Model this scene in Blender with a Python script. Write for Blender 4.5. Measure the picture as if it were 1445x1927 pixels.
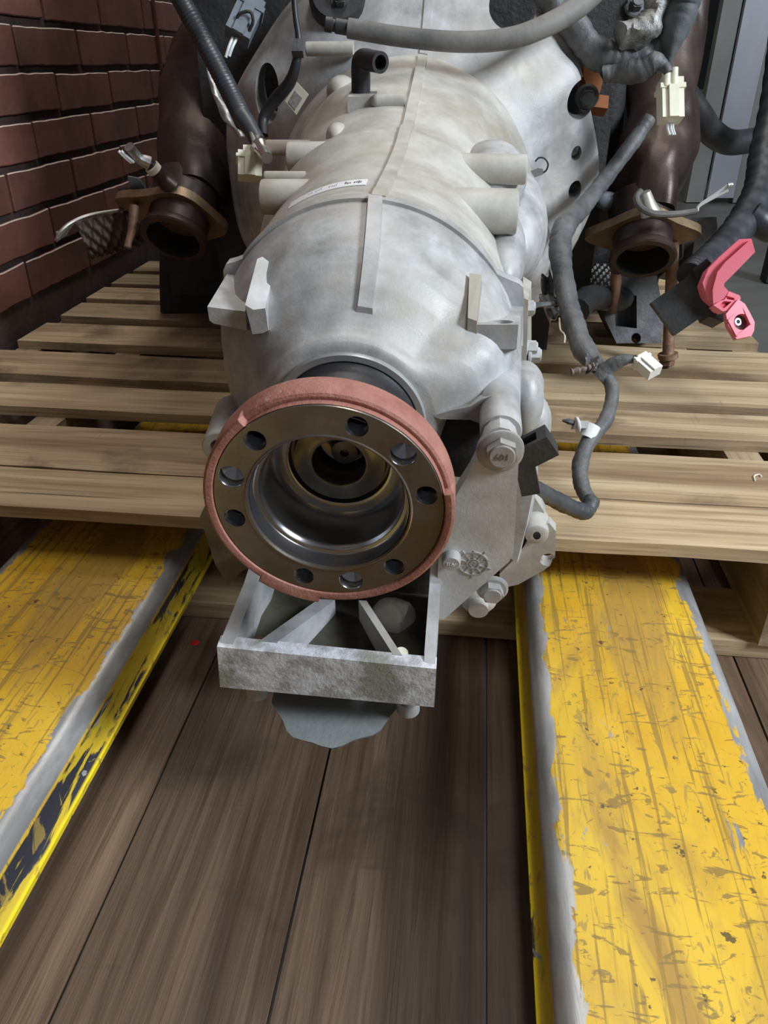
import bpy, bmesh, math, random
from mathutils import Vector as V, Matrix, noise as mnoise
random.seed(7)
SC = bpy.context.scene
COL = SC.collection
R = math.radians
for o in list(bpy.data.objects): bpy.data.objects.remove(o)

# ------------------------------------------------------------------ camera
PITCH = R(30.5); F_PX = 1447.0; CX, CY = 722.5, 963.5
CAM = V((0, 0, .515))
cd = bpy.data.cameras.new('camera'); cam = bpy.data.objects.new('camera', cd); COL.objects.link(cam)
cam.location = CAM; cam.rotation_euler = (math.pi/2-PITCH, 0, 0)
cd.sensor_fit = 'VERTICAL'; cd.sensor_height = 24; cd.lens = 24*F_PX/1927; cd.clip_start = .02
SC.camera = cam

# ------------------------------------------------------------------ world, lights, exposure
w = bpy.data.worlds.new('world'); SC.world = w; w.use_nodes = True
w.node_tree.nodes['Background'].inputs[0].default_value = (.86, .93, 1, 1)
w.node_tree.nodes['Background'].inputs[1].default_value = .12
def area(name, loc, target, size, power, col, sy=None):
    l = bpy.data.lights.new(name, 'AREA'); l.energy = power; l.color = col; l.size = size
    if sy: l.shape = 'RECTANGLE'; l.size_y = sy
    o = bpy.data.objects.new(name, l); COL.objects.link(o); o.location = loc
    o.rotation_euler = (V(target)-V(loc)).to_track_quat('-Z', 'Y').to_euler()
    return o
area('ceiling_lamp', (.55, .75, 3.3), (.3, .75, 0), 1.5, 24, (1, .96, .9), .5)
area('ceiling_lamp', (-.25, 2.6, 3.4), (0, .7, .2), 1.6, 26, (1, .93, .84), .6)
area('open_door_daylight', (2.25, -.55, 1.95), (.05, .5, .2), .8, 96, (.84, .92, 1), .8)
SC.view_settings.view_transform = 'Standard'; SC.view_settings.look = 'None'
SC.view_settings.gamma = 1; SC.view_settings.use_curve_mapping = False
SC.view_settings.exposure = 0.25

# ------------------------------------------------------------------ frames of reference
CP, SP = math.cos(PITCH), math.sin(PITCH)
CF = V((0, CP, -SP)); CU = V((0, SP, CP)); CR = V((1, 0, 0))
def ray(x, y): return CF + CR*((x-CX)/F_PX) - CU*((y-CY)/F_PX)
def D(x, y, d): r = ray(x, y); return CAM + r*(d/max(1, r.y))  # a sighted point of the photograph at its measured distance
def Zp(x, y, z): r = ray(x, y); return CAM + r*((z-CAM.z)/r.z)   # ... on a level plane
YA = R(6.55)
FD = V((math.sin(YA), math.cos(YA), 0)); FL = V((math.cos(YA), -math.sin(YA), 0))
def P(lat, s, z): return FL*lat + FD*s + V((0, 0, z))         # pallet / wall / fork frame
K = .913
yw, tl = R(5.234), R(6.756)
GA = V((math.sin(yw)*math.cos(tl), math.cos(yw)*math.cos(tl), math.sin(tl)))
GR = V((math.cos(yw), -math.sin(yw), 0)); GU = GR.cross(GA)
GO = D(617.15, 954.6, .42)
def G(u, v, s): return GO + (GR*u + GU*v + GA*s)*K            # gearbox frame: right, up, along the shaft away from us
def Lp(x, y, s):
    r = ray(x, y); o = GO + GA*(s*K); t = ((o-CAM).dot(GA))/r.dot(GA); p = (CAM + r*t - o)/K
    return p.dot(GR), p.dot(GU)
def Gp(x, y, s): u, v = Lp(x, y, s); return G(u, v, s)

# ------------------------------------------------------------------ materials
MATS = {}
def mat(name, c1, c2=None, rough=.5, metal=0., scale=(8, 8, 8), detail=6, ramp=(.35, .65), bump=0., bscale=None,
        rvar=0., dirt=None, dscale=(3, 3, 3), dramp=(.55, .7), rand=0., spec=.5, dist=0.):
    if name in MATS: return MATS[name]
    m = bpy.data.materials.new(name); m.use_nodes = True; MATS[name] = m
    nt = m.node_tree; N = nt.nodes; Lk = nt.links; b = N['Principled BSDF']
    b.inputs['Roughness'].default_value = rough; b.inputs['Metallic'].default_value = metal
    b.inputs['Specular IOR Level'].default_value = spec
    if c2 is None: b.inputs['Base Color'].default_value = (*c1, 1)
    tc = N.new('ShaderNodeTexCoord'); co = tc.outputs['Object']
    if rand:
        oi = N.new('ShaderNodeObjectInfo'); mu = N.new('ShaderNodeMath'); mu.operation = 'MULTIPLY'; mu.inputs[1].default_value = 37
        Lk.new(oi.outputs['Random'], mu.inputs[0]); ad = N.new('ShaderNodeVectorMath'); ad.operation = 'ADD'
        Lk.new(co, ad.inputs[0]); Lk.new(mu.outputs[0], ad.inputs[1]); co = ad.outputs[0]
    def nz(sc, det, d=0.):
        mp = N.new('ShaderNodeMapping'); mp.inputs['Scale'].default_value = sc; Lk.new(co, mp.inputs['Vector'])
        t = N.new('ShaderNodeTexNoise'); t.inputs['Scale'].default_value = 1; t.inputs['Detail'].default_value = det
        t.inputs['Roughness'].default_value = .62; t.inputs['Distortion'].default_value = d
        Lk.new(mp.outputs[0], t.inputs['Vector']); return t.outputs['Fac']
    def mr(sock, a, bb, lo=0., hi=1.):
        x = N.new('ShaderNodeMapRange'); x.inputs[1].default_value = a; x.inputs[2].default_value = bb
        x.inputs[3].default_value = lo; x.inputs[4].default_value = hi; Lk.new(sock, x.inputs[0]); return x.outputs[0]
    def mix(f, a, bcol, mode='MIX'):
        x = N.new('ShaderNodeMix'); x.data_type = 'RGBA'; x.blend_type = mode
        if isinstance(f, float): x.inputs[0].default_value = f
        else: Lk.new(f, x.inputs[0])
        for i, q in ((6, a), (7, bcol)):
            if isinstance(q, tuple): x.inputs[i].default_value = (*q, 1)
            else: Lk.new(q, x.inputs[i])
        return x.outputs[2]
    m['h'] = 0
    HN[name] = (nz, mr, mix, N, Lk, b, co)
    if c2 is not None:
        f = nz(scale, detail, dist); col = mix(mr(f, *ramp), c1, c2)
        if dirt is not None: col = mix(mr(nz(dscale, 5), *dramp), col, dirt)
        if rand:
            hv = N.new('ShaderNodeHueSaturation'); Lk.new(col, hv.inputs['Color'])
            Lk.new(mr(oi.outputs['Random'], 0, 1, 1-rand, 1+rand), hv.inputs['Value']); col = hv.outputs[0]
        Lk.new(col, b.inputs['Base Color'])
        if rvar: Lk.new(mr(f, .3, .7, rough-rvar, rough+rvar), b.inputs['Roughness'])
    if bump:
        h = nz(bscale or scale, 8); bp = N.new('ShaderNodeBump'); bp.inputs['Strength'].default_value = bump
        bp.inputs['Distance'].default_value = .004; Lk.new(h, bp.inputs['Height']); Lk.new(bp.outputs[0], b.inputs['Normal'])
    return m
HN = {}

ALU = mat('cast_aluminium', (.32, .32, .315), (.54, .54, .545), .56, .22, (38, 38, 38), 10, ramp=(.32, .66), bump=.10, bscale=(500, 500, 500),
          dirt=(.36, .33, .28), dscale=(9, 9, 9), dramp=(.50, .72), rvar=.12)
ALD = mat('dusty_aluminium', (.37, .35, .31), (.56, .54, .50), .62, .15, (24, 24, 24), 10, bump=.08, bscale=(400, 400, 400),
          dirt=(.32, .28, .21), dscale=(7, 7, 7), dramp=(.48, .7))
ALP = mat('pitted_aluminium', (.46, .46, .46), (.80, .81, .86), .5, .15, (70, 70, 70), 10, ramp=(.40, .56), bump=.35, bscale=(260, 260, 260), dirt=(.36, .35, .31), dscale=(16, 16, 16), dramp=(.52, .60))
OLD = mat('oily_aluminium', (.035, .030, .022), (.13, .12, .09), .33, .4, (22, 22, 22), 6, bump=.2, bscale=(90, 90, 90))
STL = mat('machined_steel', (.24, .21, .185), (.33, .30, .265), .3, .85, (30, 30, 30), 5, dirt=(.24, .175, .07), dscale=(11, 11, 11), dramp=(.50, .68), bump=.04, bscale=(400, 30, 400))
BOR = mat('polished_steel', (.42, .42, .44), (.52, .52, .54), .22, .95, (10, 80, 10), 5)
BRI = mat('bright_steel', (.42, .42, .42), None, .35, .8)
PRI = mat('rust_primer', (.30, .115, .085), (.44, .20, .155), .55, .05, (45, 45, 45), 8, bump=.3, bscale=(300, 300, 300), dirt=(.70, .50, .44), dscale=(60, 60, 60), dramp=(.68, .76))
RUB = mat('black_rubber', (.014, .014, .016), (.03, .03, .033), .45, 0, (30, 30, 30), 4, bump=.1, bscale=(200, 200, 200))
DHO = mat('dusty_rubber_hose', (.085, .082, .078), (.20, .19, .175), .65, 0, (18, 18, 18), 7, bump=.15, bscale=(150, 150, 150))
TAP = mat('harness_tape', (.06, .064, .068), (.155, .155, .155), .5, 0, (30, 30, 30), 6, bump=.4, bscale=(90, 90, 90))
CON = mat('corrugated_black_plastic', (.02, .022, .026), (.05, .055, .062), .42, 0, (25, 25, 25), 4)
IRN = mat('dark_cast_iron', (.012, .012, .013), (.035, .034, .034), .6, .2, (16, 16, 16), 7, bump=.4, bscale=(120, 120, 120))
GRI = mat('dusty_iron', (.05, .052, .055), (.16, .165, .17), .6, .3, (20, 20, 20), 7, bump=.3, bscale=(150, 150, 150))
HST = mat('heat_stained_steel', (.030, .021, .018), (.105, .072, .060), .42, .55, (12, 9, 5), 7, bump=.15, bscale=(60, 60, 60), rvar=.1)
BRZ = mat('bronzed_steel', (.20, .125, .07), (.36, .27, .17), .42, .6, (18, 18, 18), 6, bump=.2, bscale=(140, 140, 140))
RST = mat('rusty_steel', (.17, .09, .055), (.34, .21, .14), .6, .4, (40, 40, 40), 7, bump=.3, bscale=(200, 200, 200))
SHD = mat('shield_steel', (.030, .020, .013), (.075, .052, .035), .55, .15, (20, 20, 20), 5)
SHL = mat('bright_shield_steel', (.36, .35, .30), (.50, .49, .44), .36, .8, (20, 20, 20), 5)
FOI = mat('crumpled_foil', (.26, .26, .26), (.58, .58, .58), .36, .8, (40, 40, 40), 6, bump=.3, bscale=(40, 40, 40))
CRM = mat('cream_plastic', (.70, .68, .52), (.80, .78, .64), .42, 0, (30, 30, 30), 3)
WHT = mat('white_wire', (.80, .82, .82), None, .4)
GYC = mat('grey_blue_plastic', (.10, .125, .155), (.15, .175, .20), .45, 0, (30, 30, 30), 3)
PNK = mat('pink_plastic', (.86, .17, .23), (.90, .24, .31), .38, 0, (10, 10, 10), 3)
BPL = mat('scuffed_black_plastic', (.016, .016, .017), (.045, .045, .047), .5, 0, (30, 30, 30), 7, bump=.2, bscale=(200, 200, 200))
ORG = mat('orange_paint', (.36, .13, .045), (.46, .18, .07), .6, 0, (20, 20, 20), 4)
LBL = mat('label_paper', (.80, .80, .80), None, .5)
LBG = mat('beige_sticker', (.62, .58, .46), None, .6)
INK = mat('label_ink', (.10, .10, .11), None, .6)
INL = mat('faded_ink', (.45, .44, .46), None, .6)
RED = mat('red_sticker', (.75, .012, .02), None, .5)
BRK = mat('brick_face', (.135, .052, .038), (.20, .082, .062), .72, 0, (9, 9, 9), 7, bump=.3, bscale=(60, 60, 60), dirt=(.10, .05, .035), dscale=(6, 6, 6), rand=.13)
MOR = mat('mortar', (.045, .030, .026), (.085, .058, .05), .9, 0, (14, 14, 14), 7, bump=.5, bscale=(80, 80, 80))
BRE = mat('brick_edge_highlight', (.52, .40, .35), (.62, .52, .46), .8, 0, (40, 40, 40), 4)
CNC = mat('concrete_floor', (.075, .077, .072), (.115, .117, .11), .55, 0, (1.2, 5, 1), 8, bump=.1, bscale=(30, 30, 30))
DRK = mat('dark_wall', (.02, .02, .021), (.035, .035, .036), .8, 0, (3, 3, 3), 5)
TYR = mat('tyre_rubber', (.045, .043, .041), (.085, .08, .076), .75, 0, (20, 20, 20), 6)
GAL = mat('galvanised_sheet', (.26, .27, .30), (.36, .37, .41), .45, .4, (3, 3, 1.5), 5)
GAD = mat('painted_grey_sheet', (.15, .155, .145), (.22, .225, .21), .55, .1, (4, 4, 2), 6)
CRT = mat('black_crate_plastic', (.008, .008, .009), (.016, .016, .017), .6, 0, (6, 6, 6), 4)

# worn wood -------------------------------------------------------------------
def wood(name, c1, c2, c3, stain, along, rand):
    m = mat(name, c1, None, .68, 0, rand=rand)
    nz, mr, mix, N, Lk, b, co = HN[name]
    def s(a, c): return (a, c, c) if along == 'x' else (c, a, c)
    g = nz(s(2.2, 55), 7, .6); g2 = nz(s(.9, 14), 6, 1.2); st = nz((5.5, 6, 6), 6, .4); sc = nz(s(42, 5), 5); fg = nz(s(6, 190), 6, .4)
    col = mix(mr(g, .32, .68), c1, c2); col = mix(mr(g2, .50, .70), col, c3)
    col = mix(mr(st, .56, .70), col, stain); col = mix(mr(sc, .66, .74, 0, .5), col, c3)
    col = mix(mr(fg, .50, .64, 0, .55), col, c3); cr = nz(s(1.1, 85), 3, .4); col = mix(mr(cr, .70, .74, 0, .75), col, (.035, .022, .014))
    oi = [n for n in N if n.type == 'OBJECT_INFO'][0]
    hv = N.new('ShaderNodeHueSaturation'); Lk.new(col, hv.inputs['Color']); Lk.new(mr(oi.outputs['Random'], 0, 1, 1-rand, 1+rand), hv.inputs['Value'])
    Lk.new(hv.outputs[0], b.inputs['Base Color'])
    bp = N.new('ShaderNodeBump'); bp.inputs['Strength'].default_value = .55; bp.inputs['Distance'].default_value = .003
    Lk.new(g, bp.inputs['Height']); Lk.new(bp.outputs[0], b.inputs['Normal'])
    return m
WOD = wood('weathered_pallet_wood', (.37, .26, .145), (.58, .45, .285), (.22, .14, .075), (.15, .10, .06), 'x', .15)
WOS = wood('pallet_stringer_wood', (.34, .25, .155), (.45, .35, .23), (.22, .15, .09), (.15, .10, .06), 'y', .08)
FLR = wood('dark_floor_planks', (.084, .050, .031), (.19, .126, .082), (.046, .028, .018), (.062, .039, .025), 'y', .16)
HN['dark_floor_planks'][5].inputs['Roughness'].default_value = .5

def fork_paint(name, hw, flake=.50):
    """yellow paint rubbed through to bare steel along the rounded edges, scratched along and across"""
    m = mat(name, (1, 1, 1), None, .45, 0)
    nz, mr, mix, N, Lk, b, co = HN[name]
    y = mix(mr(nz((9, 5, 9), 6), .35, .65), (.66, .37, .022), (.80, .52, .045))
    y = mix(mr(nz((16, 5, 16), 8, .8), .50, .64), y, (.47, .28, .055))
    y = mix(mr(nz((190, 6, 4), 7, .7), .545, .60, 0, .75), y, (.30, .185, .04))
    y = mix(mr(nz((30, 80, 4), 7, 2.4), .575, .61, 0, .8), y, (.25, .165, .05))
    y = mix(mr(nz((85, 85, 85), 4), .66, .68, 0, .9), y, (.10, .07, .03))
    met = mix(mr(nz((30, 8, 30), 6), .4, .6), (.30, .30, .30), (.52, .52, .52))
    sx = N.new('ShaderNodeSeparateXYZ'); Lk.new(co, sx.inputs[0])
    ab = N.new('ShaderNodeMath'); ab.operation = 'ABSOLUTE'; Lk.new(sx.outputs['X'], ab.inputs[0])
    e = N.new('ShaderNodeMath'); e.operation = 'MULTIPLY_ADD'
    Lk.new(nz((70, 22, 70), 10, .8), e.inputs[0]); e.inputs[1].default_value = .034; Lk.new(ab.outputs[0], e.inputs[2])
    edge = mr(e.outputs[0], hw+.0025, hw+.0038)
    zt = mr(sx.outputs['Z'], .0715, .0735)                      # only the rolled top edge is rubbed bare
    ml = N.new('ShaderNodeMath'); ml.operation = 'MULTIPLY'; Lk.new(edge, ml.inputs[0]); Lk.new(zt, ml.inputs[1])
    chip = mr(nz((60, 22, 60), 7, .9), .665, .68)
    mx = N.new('ShaderNodeMath'); mx.operation = 'MAXIMUM'; Lk.new(ml.outputs[0], mx.inputs[0]); Lk.new(chip, mx.inputs[1])
    # flaking dark flank below the rolled edge
    fl = mix(mr(nz((40, 9, 60), 7, .5), flake, flake+.03), (.030, .032, .045), (.60, .43, .03))
    side = mr(sx.outputs['Z'], .0685, .0705)
    y = mix(side, fl, y)
    lip = mr(sx.outputs['Z'], .0425, .0435, 1, 0)
    y = mix(lip, y, mix(mr(nz((30, 9, 30), 5), .60, .62), (.90, .68, .015), (.05, .045, .04)))
    y = mix(mr(nz((75, 22, 4), 7, 3.), .60, .63, 0, .7), y, (.36, .25, .07))
    col = mix(mx.outputs[0], y, met); Lk.new(col, b.inputs['Base Color'])
    Lk.new(mr(mx.outputs[0], 0, 1, .42, .36), b.inputs['Roughness']); Lk.new(mr(mx.outputs[0], 0, 1, 0, .35), b.inputs['Metallic'])
    bp = N.new('ShaderNodeBump'); bp.inputs['Strength'].default_value = .25; bp.inputs['Distance'].default_value = .002
    Lk.new(nz((60, 14, 60), 8, .6), bp.inputs['Height']); Lk.new(bp.outputs[0], b.inputs['Normal'])
    return m

# ------------------------------------------------------------------ object helpers
def thing(name, label, cat, loc=(0, 0, 0), rotz=0., group=None):
    o = bpy.data.objects.new(name, None); COL.objects.link(o); o.empty_display_size = .05
    o.location = loc; o.rotation_euler = (0, 0, rotz); o['label'] = label; o['category'] = cat
    if group: o['group'] = group
    o['_m'] = [x for r in (Matrix.Translation(V(loc)) @ Matrix.Rotation(rotz, 4, 'Z')) for x in r]
    return o
def rootmat(o):
    while o.parent: o = o.parent
    if '_m' in o: f = list(o['_m']); return Matrix([f[0:4], f[4:8], f[8:12], f[12:16]])
    return Matrix.Identity(4)
def obj(name, bm, m, parent=None, sharp=35, bevel=0., segs=2, label=None):
    if bevel:
        es = [e for e in bm.edges if len(e.link_faces) == 2 and e.calc_face_angle(0) > R(32)]
        bmesh.ops.bevel(bm, geom=es, offset=bevel, segments=segs, affect='EDGES', clamp_overlap=True, profile=.6)
    bmesh.ops.recalc_face_normals(bm, faces=bm.faces)
    if parent: bmesh.ops.transform(bm, matrix=rootmat(parent).inverted(), verts=bm.verts)
    me = bpy.data.meshes.new(name); bm.to_mesh(me); bm.free()
    for p in me.polygons: p.use_smooth = True
    me.set_sharp_from_angle(angle=R(sharp))
    me.materials.append(m)
    o = bpy.data.objects.new(name, me); COL.objects.link(o)
    if parent: o.parent = parent
    if label: o['label'] = label
    return o
def tag(o, label, cat, group=None):
    o['label'] = label; o['category'] = cat
    if group: o['group'] = group
    return o
def struct(o): o['kind'] = 'structure'; return o
def stuff(o): o['kind'] = 'stuff'; return o
B = bmesh.new
def loft(bm, loops, cap=True, close=True):
    rs = [[bm.verts.new(p) for p in lp] for lp in loops]; n = len(rs[0])
    for a, b in zip(rs, rs[1:]):
        for i in range(n if close else n-1):
            j = (i+1) % n; bm.faces.new((a[i], a[j], b[j], b[i]))
    if cap: bm.faces.new(rs[0][::-1]); bm.faces.new(rs[-1])
    return rs
def hexa(bm, lo, hi):                       # lo / hi: loops of matching points
    loft(bm, [lo, hi])
def box(bm, c, ax, ay, az):
    c, ax, ay, az = V(c), V(ax), V(ay), V(az)
    lp = [(-1, -1), (1, -1), (1, 1), (-1, 1)]
    loft(bm, [[c + ax*i + ay*j - az for i, j in lp], [c + ax*i + ay*j + az for i, j in lp]])
def gprism(bm, uv, s0, s1): loft(bm, [[G(u, v, s0) for u, v in uv], [G(u, v, s1) for u, v in uv]])
def gloft(bm, *levels): loft(bm, [[Gp(x, y, s) for x, y in pts] for pts, s in levels])
def pprism(bm, pts, s0, s1): gprism(bm, [Lp(x, y, s0) for x, y in pts], s0, s1)
def frame(t, ref=None):
    t = t.normalized(); r = V((0, 0, 1)) if ref is None else ref
    if abs(t.dot(r)) > .95: r = V((1, 0, 0))
    a = t.cross(r).normalized(); return a, a.cross(t).normalized()
def lathe(bm, c, ax, prof, n=32, cap=(True, True), k=1.):
    c = V(c); ax = V(ax).normalized(); a, b = frame(ax)
    loops = [[c + ax*(s*k) + (a*math.cos(2*math.pi*i/n) + b*math.sin(2*math.pi*i/n))*(max(r, 1e-5)*k) for i in range(n)] for s, r in prof]
    rs = loft(bm, loops, cap=False)
    if cap[0]: bm.faces.new(rs[0][::-1])
    if cap[1]: bm.faces.new(rs[-1])
def cyl(bm, p, q, r, r2=None, n=24):
    p, q = V(p), V(q); lathe(bm, p, q-p, [(0, r), ((q-p).length, r if r2 is None else r2)], n)
def smooth_path(pts, per=8):
    pts = [V(p) for p in pts]; Q = [pts[0]*2-pts[1]] + pts + [pts[-1]*2-pts[-2]]; out = []
    for i in range(1, len(Q)-2):
        p0, p1, p2, p3 = Q[i-1:i+3]
        for j in range(per):
            t = j/per
            out.append(.5*((2*p1) + (p2-p0)*t + (2*p0-5*p1+4*p2-p3)*t*t + (3*p1-p0-3*p2+p3)*t**3))
    out.append(pts[-1]); return out
def tube(bm, pts, r, n=12, per=8, mod=None, flat=1., cap=True):
    rl = r if isinstance(r, (list, tuple)) else None
    path = smooth_path(pts, per) if per > 1 else [V(p) for p in pts]; m = len(path); loops = []
    t = (path[1]-path[0]).normalized(); a, b = frame(t)
    for i, p in enumerate(path):
        t2 = (path[min(i+1, m-1)]-path[max(i-1, 0)]).normalized()
        q = t.rotation_difference(t2); a = q @ a; b = q @ b; t = t2
        if rl: f = i/(m-1)*(len(rl)-1); j = min(int(f), len(rl)-2); rr = rl[j]+(rl[j+1]-rl[j])*(f-j)
        else: rr = r
        if mod: rr *= mod(i, m)
        loops.append([p + a*(rr*math.cos(2*math.pi*k/n)) + b*(rr*flat*math.sin(2*math.pi*k/n)) for k in range(n)])
    loft(bm, loops, cap=cap)
def ball(bm, c, ax, ay, az, n=16):
    c = V(c); ax, ay, az = V(ax), V(ay), V(az); loops = []
    for i in range(1, n//2):
        ph = math.pi*i/(n//2); loops.append([c + az*math.cos(ph) + (ax*math.cos(2*math.pi*j/n)+ay*math.sin(2*math.pi*j/n))*math.sin(ph) for j in range(n)])
    loft(bm, loops)
def cut(o, bmc, parent=None):
    """take the shape in bmc out of o for good"""
    bmesh.ops.recalc_face_normals(bmc, faces=bmc.faces)
    if parent: bmesh.ops.transform(bmc, matrix=rootmat(parent).inverted(), verts=bmc.verts)
    me = bpy.data.meshes.new('c'); bmc.to_mesh(me); bmc.free(); c = bpy.data.objects.new('c', me); COL.objects.link(c)
    md = o.modifiers.new('b', 'BOOLEAN'); md.object = c; md.operation = 'DIFFERENCE'; md.solver = 'EXACT'
    pm = o.matrix_world.copy(); par = o.parent
    if par: o.parent = None; o.matrix_world = Matrix.Identity(4)
    bpy.context.view_layer.update()
    ev = o.evaluated_get(bpy.context.evaluated_depsgraph_get()); nm = bpy.data.meshes.new_from_object(ev)
    o.modifiers.clear(); old = o.data; o.data = nm; nm.name = o.name
    bpy.data.meshes.remove(old); bpy.data.objects.remove(c); bpy.data.meshes.remove(me)
    if par: o.parent = par
    for p in nm.polygons: p.use_smooth = True
    nm.set_sharp_from_angle(angle=R(35))
def jitter(bm, amp, sc=20.):
    for v in bm.verts: v.co += mnoise.noise_vector(v.co*sc)*amp
def hexbolt(name, c, ax, rhex, h, m, parent, washer=0., rot=0.):
    ax = V(ax).normalized(); a, b = frame(ax); c = V(c); bm = B()
    if washer: lathe(bm, c, ax, [(0, washer), (h*.22, washer), (h*.36, washer*.86)], 28)
    z0 = h*.25 if washer else 0
    lp = lambda z, r: [c + ax*z + (a*math.cos(rot+math.pi/3*i)+b*math.sin(rot+math.pi/3*i))*r for i in range(6)]
    loft(bm, [lp(z0, rhex), lp(z0+h, rhex)])
    lathe(bm, c, ax, [(z0+h*.9, rhex*.80), (z0+h*1.10, rhex*.80), (z0+h*1.16, rhex*.74)], 24)
    return obj(name, bm, m, parent, 30)
def text(name, s, size, M4, m, parent, depth=.0004, **kw):
    cu = bpy.data.curves.new('t', 'FONT'); cu.body = s; cu.size = size; cu.extrude = depth; cu.align_x = 'CENTER'; cu.align_y = 'CENTER'
    to = bpy.data.objects.new('t', cu); COL.objects.link(to); bpy.context.view_layer.update()
    me = bpy.data.meshes.new_from_object(to.evaluated_get(bpy.context.evaluated_depsgraph_get()))
    bpy.data.objects.remove(to); bm = B(); bm.from_mesh(me); bpy.data.meshes.remove(me)
    bmesh.ops.transform(bm, matrix=M4, verts=bm.verts)
    return obj(name, bm, m, parent, **kw)
def basis(c, x, y):
    x = V(x).normalized(); z = x.cross(V(y)).normalized(); y = z.cross(x); m = Matrix((x, y, z)).transposed().to_4x4(); m.translation = V(c); return m

# ================================================================== LARGE STRUCTURE
bm = B(); box(bm, (0, 4, -.034), (9, 0, 0), (0, 8, 0), (0, 0, .03)); floor = struct(obj('floor', bm, CNC))
xs = [-.72, -.60, -.48, -.355, -.235, -.10, .034, .155, .28, .40, .52]
fm = thing('tmp', '', '', P(0, 0, 0), -YA)
for i in range(len(xs)-1):
    for s0, s1 in ((-.35, .95),):
        bm = B(); h = .0011
        box(bm, ((xs[i]+xs[i+1])/2, (s0+s1)/2, -.0045), ((xs[i+1]-xs[i])/2-h, 0, 0), (0, (s1-s0)/2, 0), (0, 0, .0045))
        p = obj('plank', bm, FLR, None, bevel=.0012, segs=1); p.rotation_euler = (0, 0, -YA); p.parent = floor
bpy.data.objects.remove(fm)
bm = B(); lathe(bm, Zp(367, 1210, .0), (0, 0, 1), [(0, .0042), (.0006, .0042), (.001, .0034)], 14)
tag(obj('sticker', bm, RED), 'small round red sticker on the dark floor planks beside the left fork', 'sticker')

# brick wall on the left
WL = -.705
bm = B(); a, b = -1.6, 2.75
lo = [P(WL-.12, a, 0), P(WL-.12, b, 0), P(WL-.005, b, 0), P(WL-.005, a, 0)]
loft(bm, [lo, [p+V((0, 0, 2.6)) for p in lo]]); wall = struct(obj('wall_left', bm, MOR))
def brick_mesh(seed, L=.2025, H=.0530):
    bm = B(); box(bm, (0, 0, 0), (.007, 0, 0), (0, L/2, 0), (0, 0, H/2))
    bmesh.ops.subdivide_edges(bm, edges=[e for e in bm.edges if abs((e.verts[0].co-e.verts[1].co).y) > .1], cuts=9)
    rnd = random.Random(seed)
    for v in bm.verts:
        n = mnoise.noise_vector(V((seed*3.1, v.co.y*38, v.co.z*20)))
        v.co.z += n.x*.0022; v.co.y += n.y*.002
    es = [e for e in bm.edges if len(e.link_faces) == 2 and e.calc_face_angle(0) > R(40)]
    bmesh.ops.bevel(bm, geom=es, offset=.0016, segments=1, affect='EDGES', clamp_overlap=True)
    bmesh.ops.recalc_face_normals(bm, faces=bm.faces)
    for f in bm.faces:
        if .25 < f.normal.z < .95 and f.normal.x > .2: f.material_index = 1  # chipped top arris, its lit highlight put in as a pale colour
    me = bpy.data.meshes.new('brick'); bm.to_mesh(me); bm.free()
    me.materials.append(BRK); me.materials.append(BRE); return me
bms = [brick_mesh(i) for i in range(5)]
for n in range(-5, 10):
    z = .532 + .064*n*(1 if n else 1)
    zc = .532+.064*n
    if zc < .02 or zc > .93: continue
    off = 1.281 if n % 2 == 0 else 1.176
    for j in range(-3, 8):
        s = off + .21*j + .105
        if s < .85 or s > 2.65: continue
        o = bpy.data.objects.new('brick', random.choice(bms)); COL.objects.link(o); o.parent = wall
        o.location = P(WL-.0062, s+random.uniform(-.002, .002), zc+random.uniform(-.0015, .0015)); o.rotation_euler = (0, 0, -YA+random.uniform(-.01, .01))
bm = B(); c = P(WL+.0055, 1.86, .475); box(bm, c, FL*.0025, FD*.004, V((0, 0, .475))); struct(obj('trim_1', bm, mat('trim_brown', (.10, .035, .027), None, .6), bevel=.001))
bm = B(); box(bm, (0, 8.6, 1.6), (9, 0, 0), (0, .08, 0), (0, 0, 1.64)); struct(obj('wall_back', bm, DRK))

# ================================================================== PALLET AND PALLET JACK
pal = thing('pallet', 'weathered wooden slatted pallet carrying the gearbox and engine', 'pallet', P(-.13, 1.1, 0), -YA)
bd = [(.603, .681, .0), (.684, .788, .002), (.839, .916, .012), (.943, 1.037, .018), (1.077, 1.172, .045), (1.212, 1.295, .03), (1.325, 1.405, .03), (1.437, 1.515, .01), (1.545, 1.635, .0)]
for i, (s0, s1, sk) in enumerate(bd):
    bm = B(); l0, l1 = -.700+random.uniform(0, .008), .442+random.uniform(-.006, .006); n = 14; loops = []
    for j in range(n+1):
        f = j/n; la = l0+(l1-l0)*f; ds = sk*(.5-f)*.55; e = lambda q: mnoise.noise(V((i*5.3+q, la*7, 0)))*.0035
        b0, b1 = s0+ds+e(0), s1+ds+e(3); zt = .14+mnoise.noise(V((i*3.7, la*4, 9)))*.0015
        loops.append([P(la, b0, .127), P(la, b1, .127), P(la, b1, zt), P(la, b0, zt)])
    loft(bm, loops); obj('board', bm, WOD, pal, bevel=.0016, segs=1)
for la in (-.680, -.518, -.105, .316, .422):
    bm = B(); box(bm, P(la, 1.125, .0736), FL*.019, FD*.505, (0, 0, .0532)); obj('stringer', bm, WOS, pal, bevel=.0015, segs=1)
for s in (.67, 1.12, 1.58):
    bm = B()
    box(bm, P(-.13, s, .0105), FL*.565, FD*.045, (0, 0, .0095)); obj('bottom_board', bm, WOD, pal, bevel=.0015, segs=1)

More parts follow.
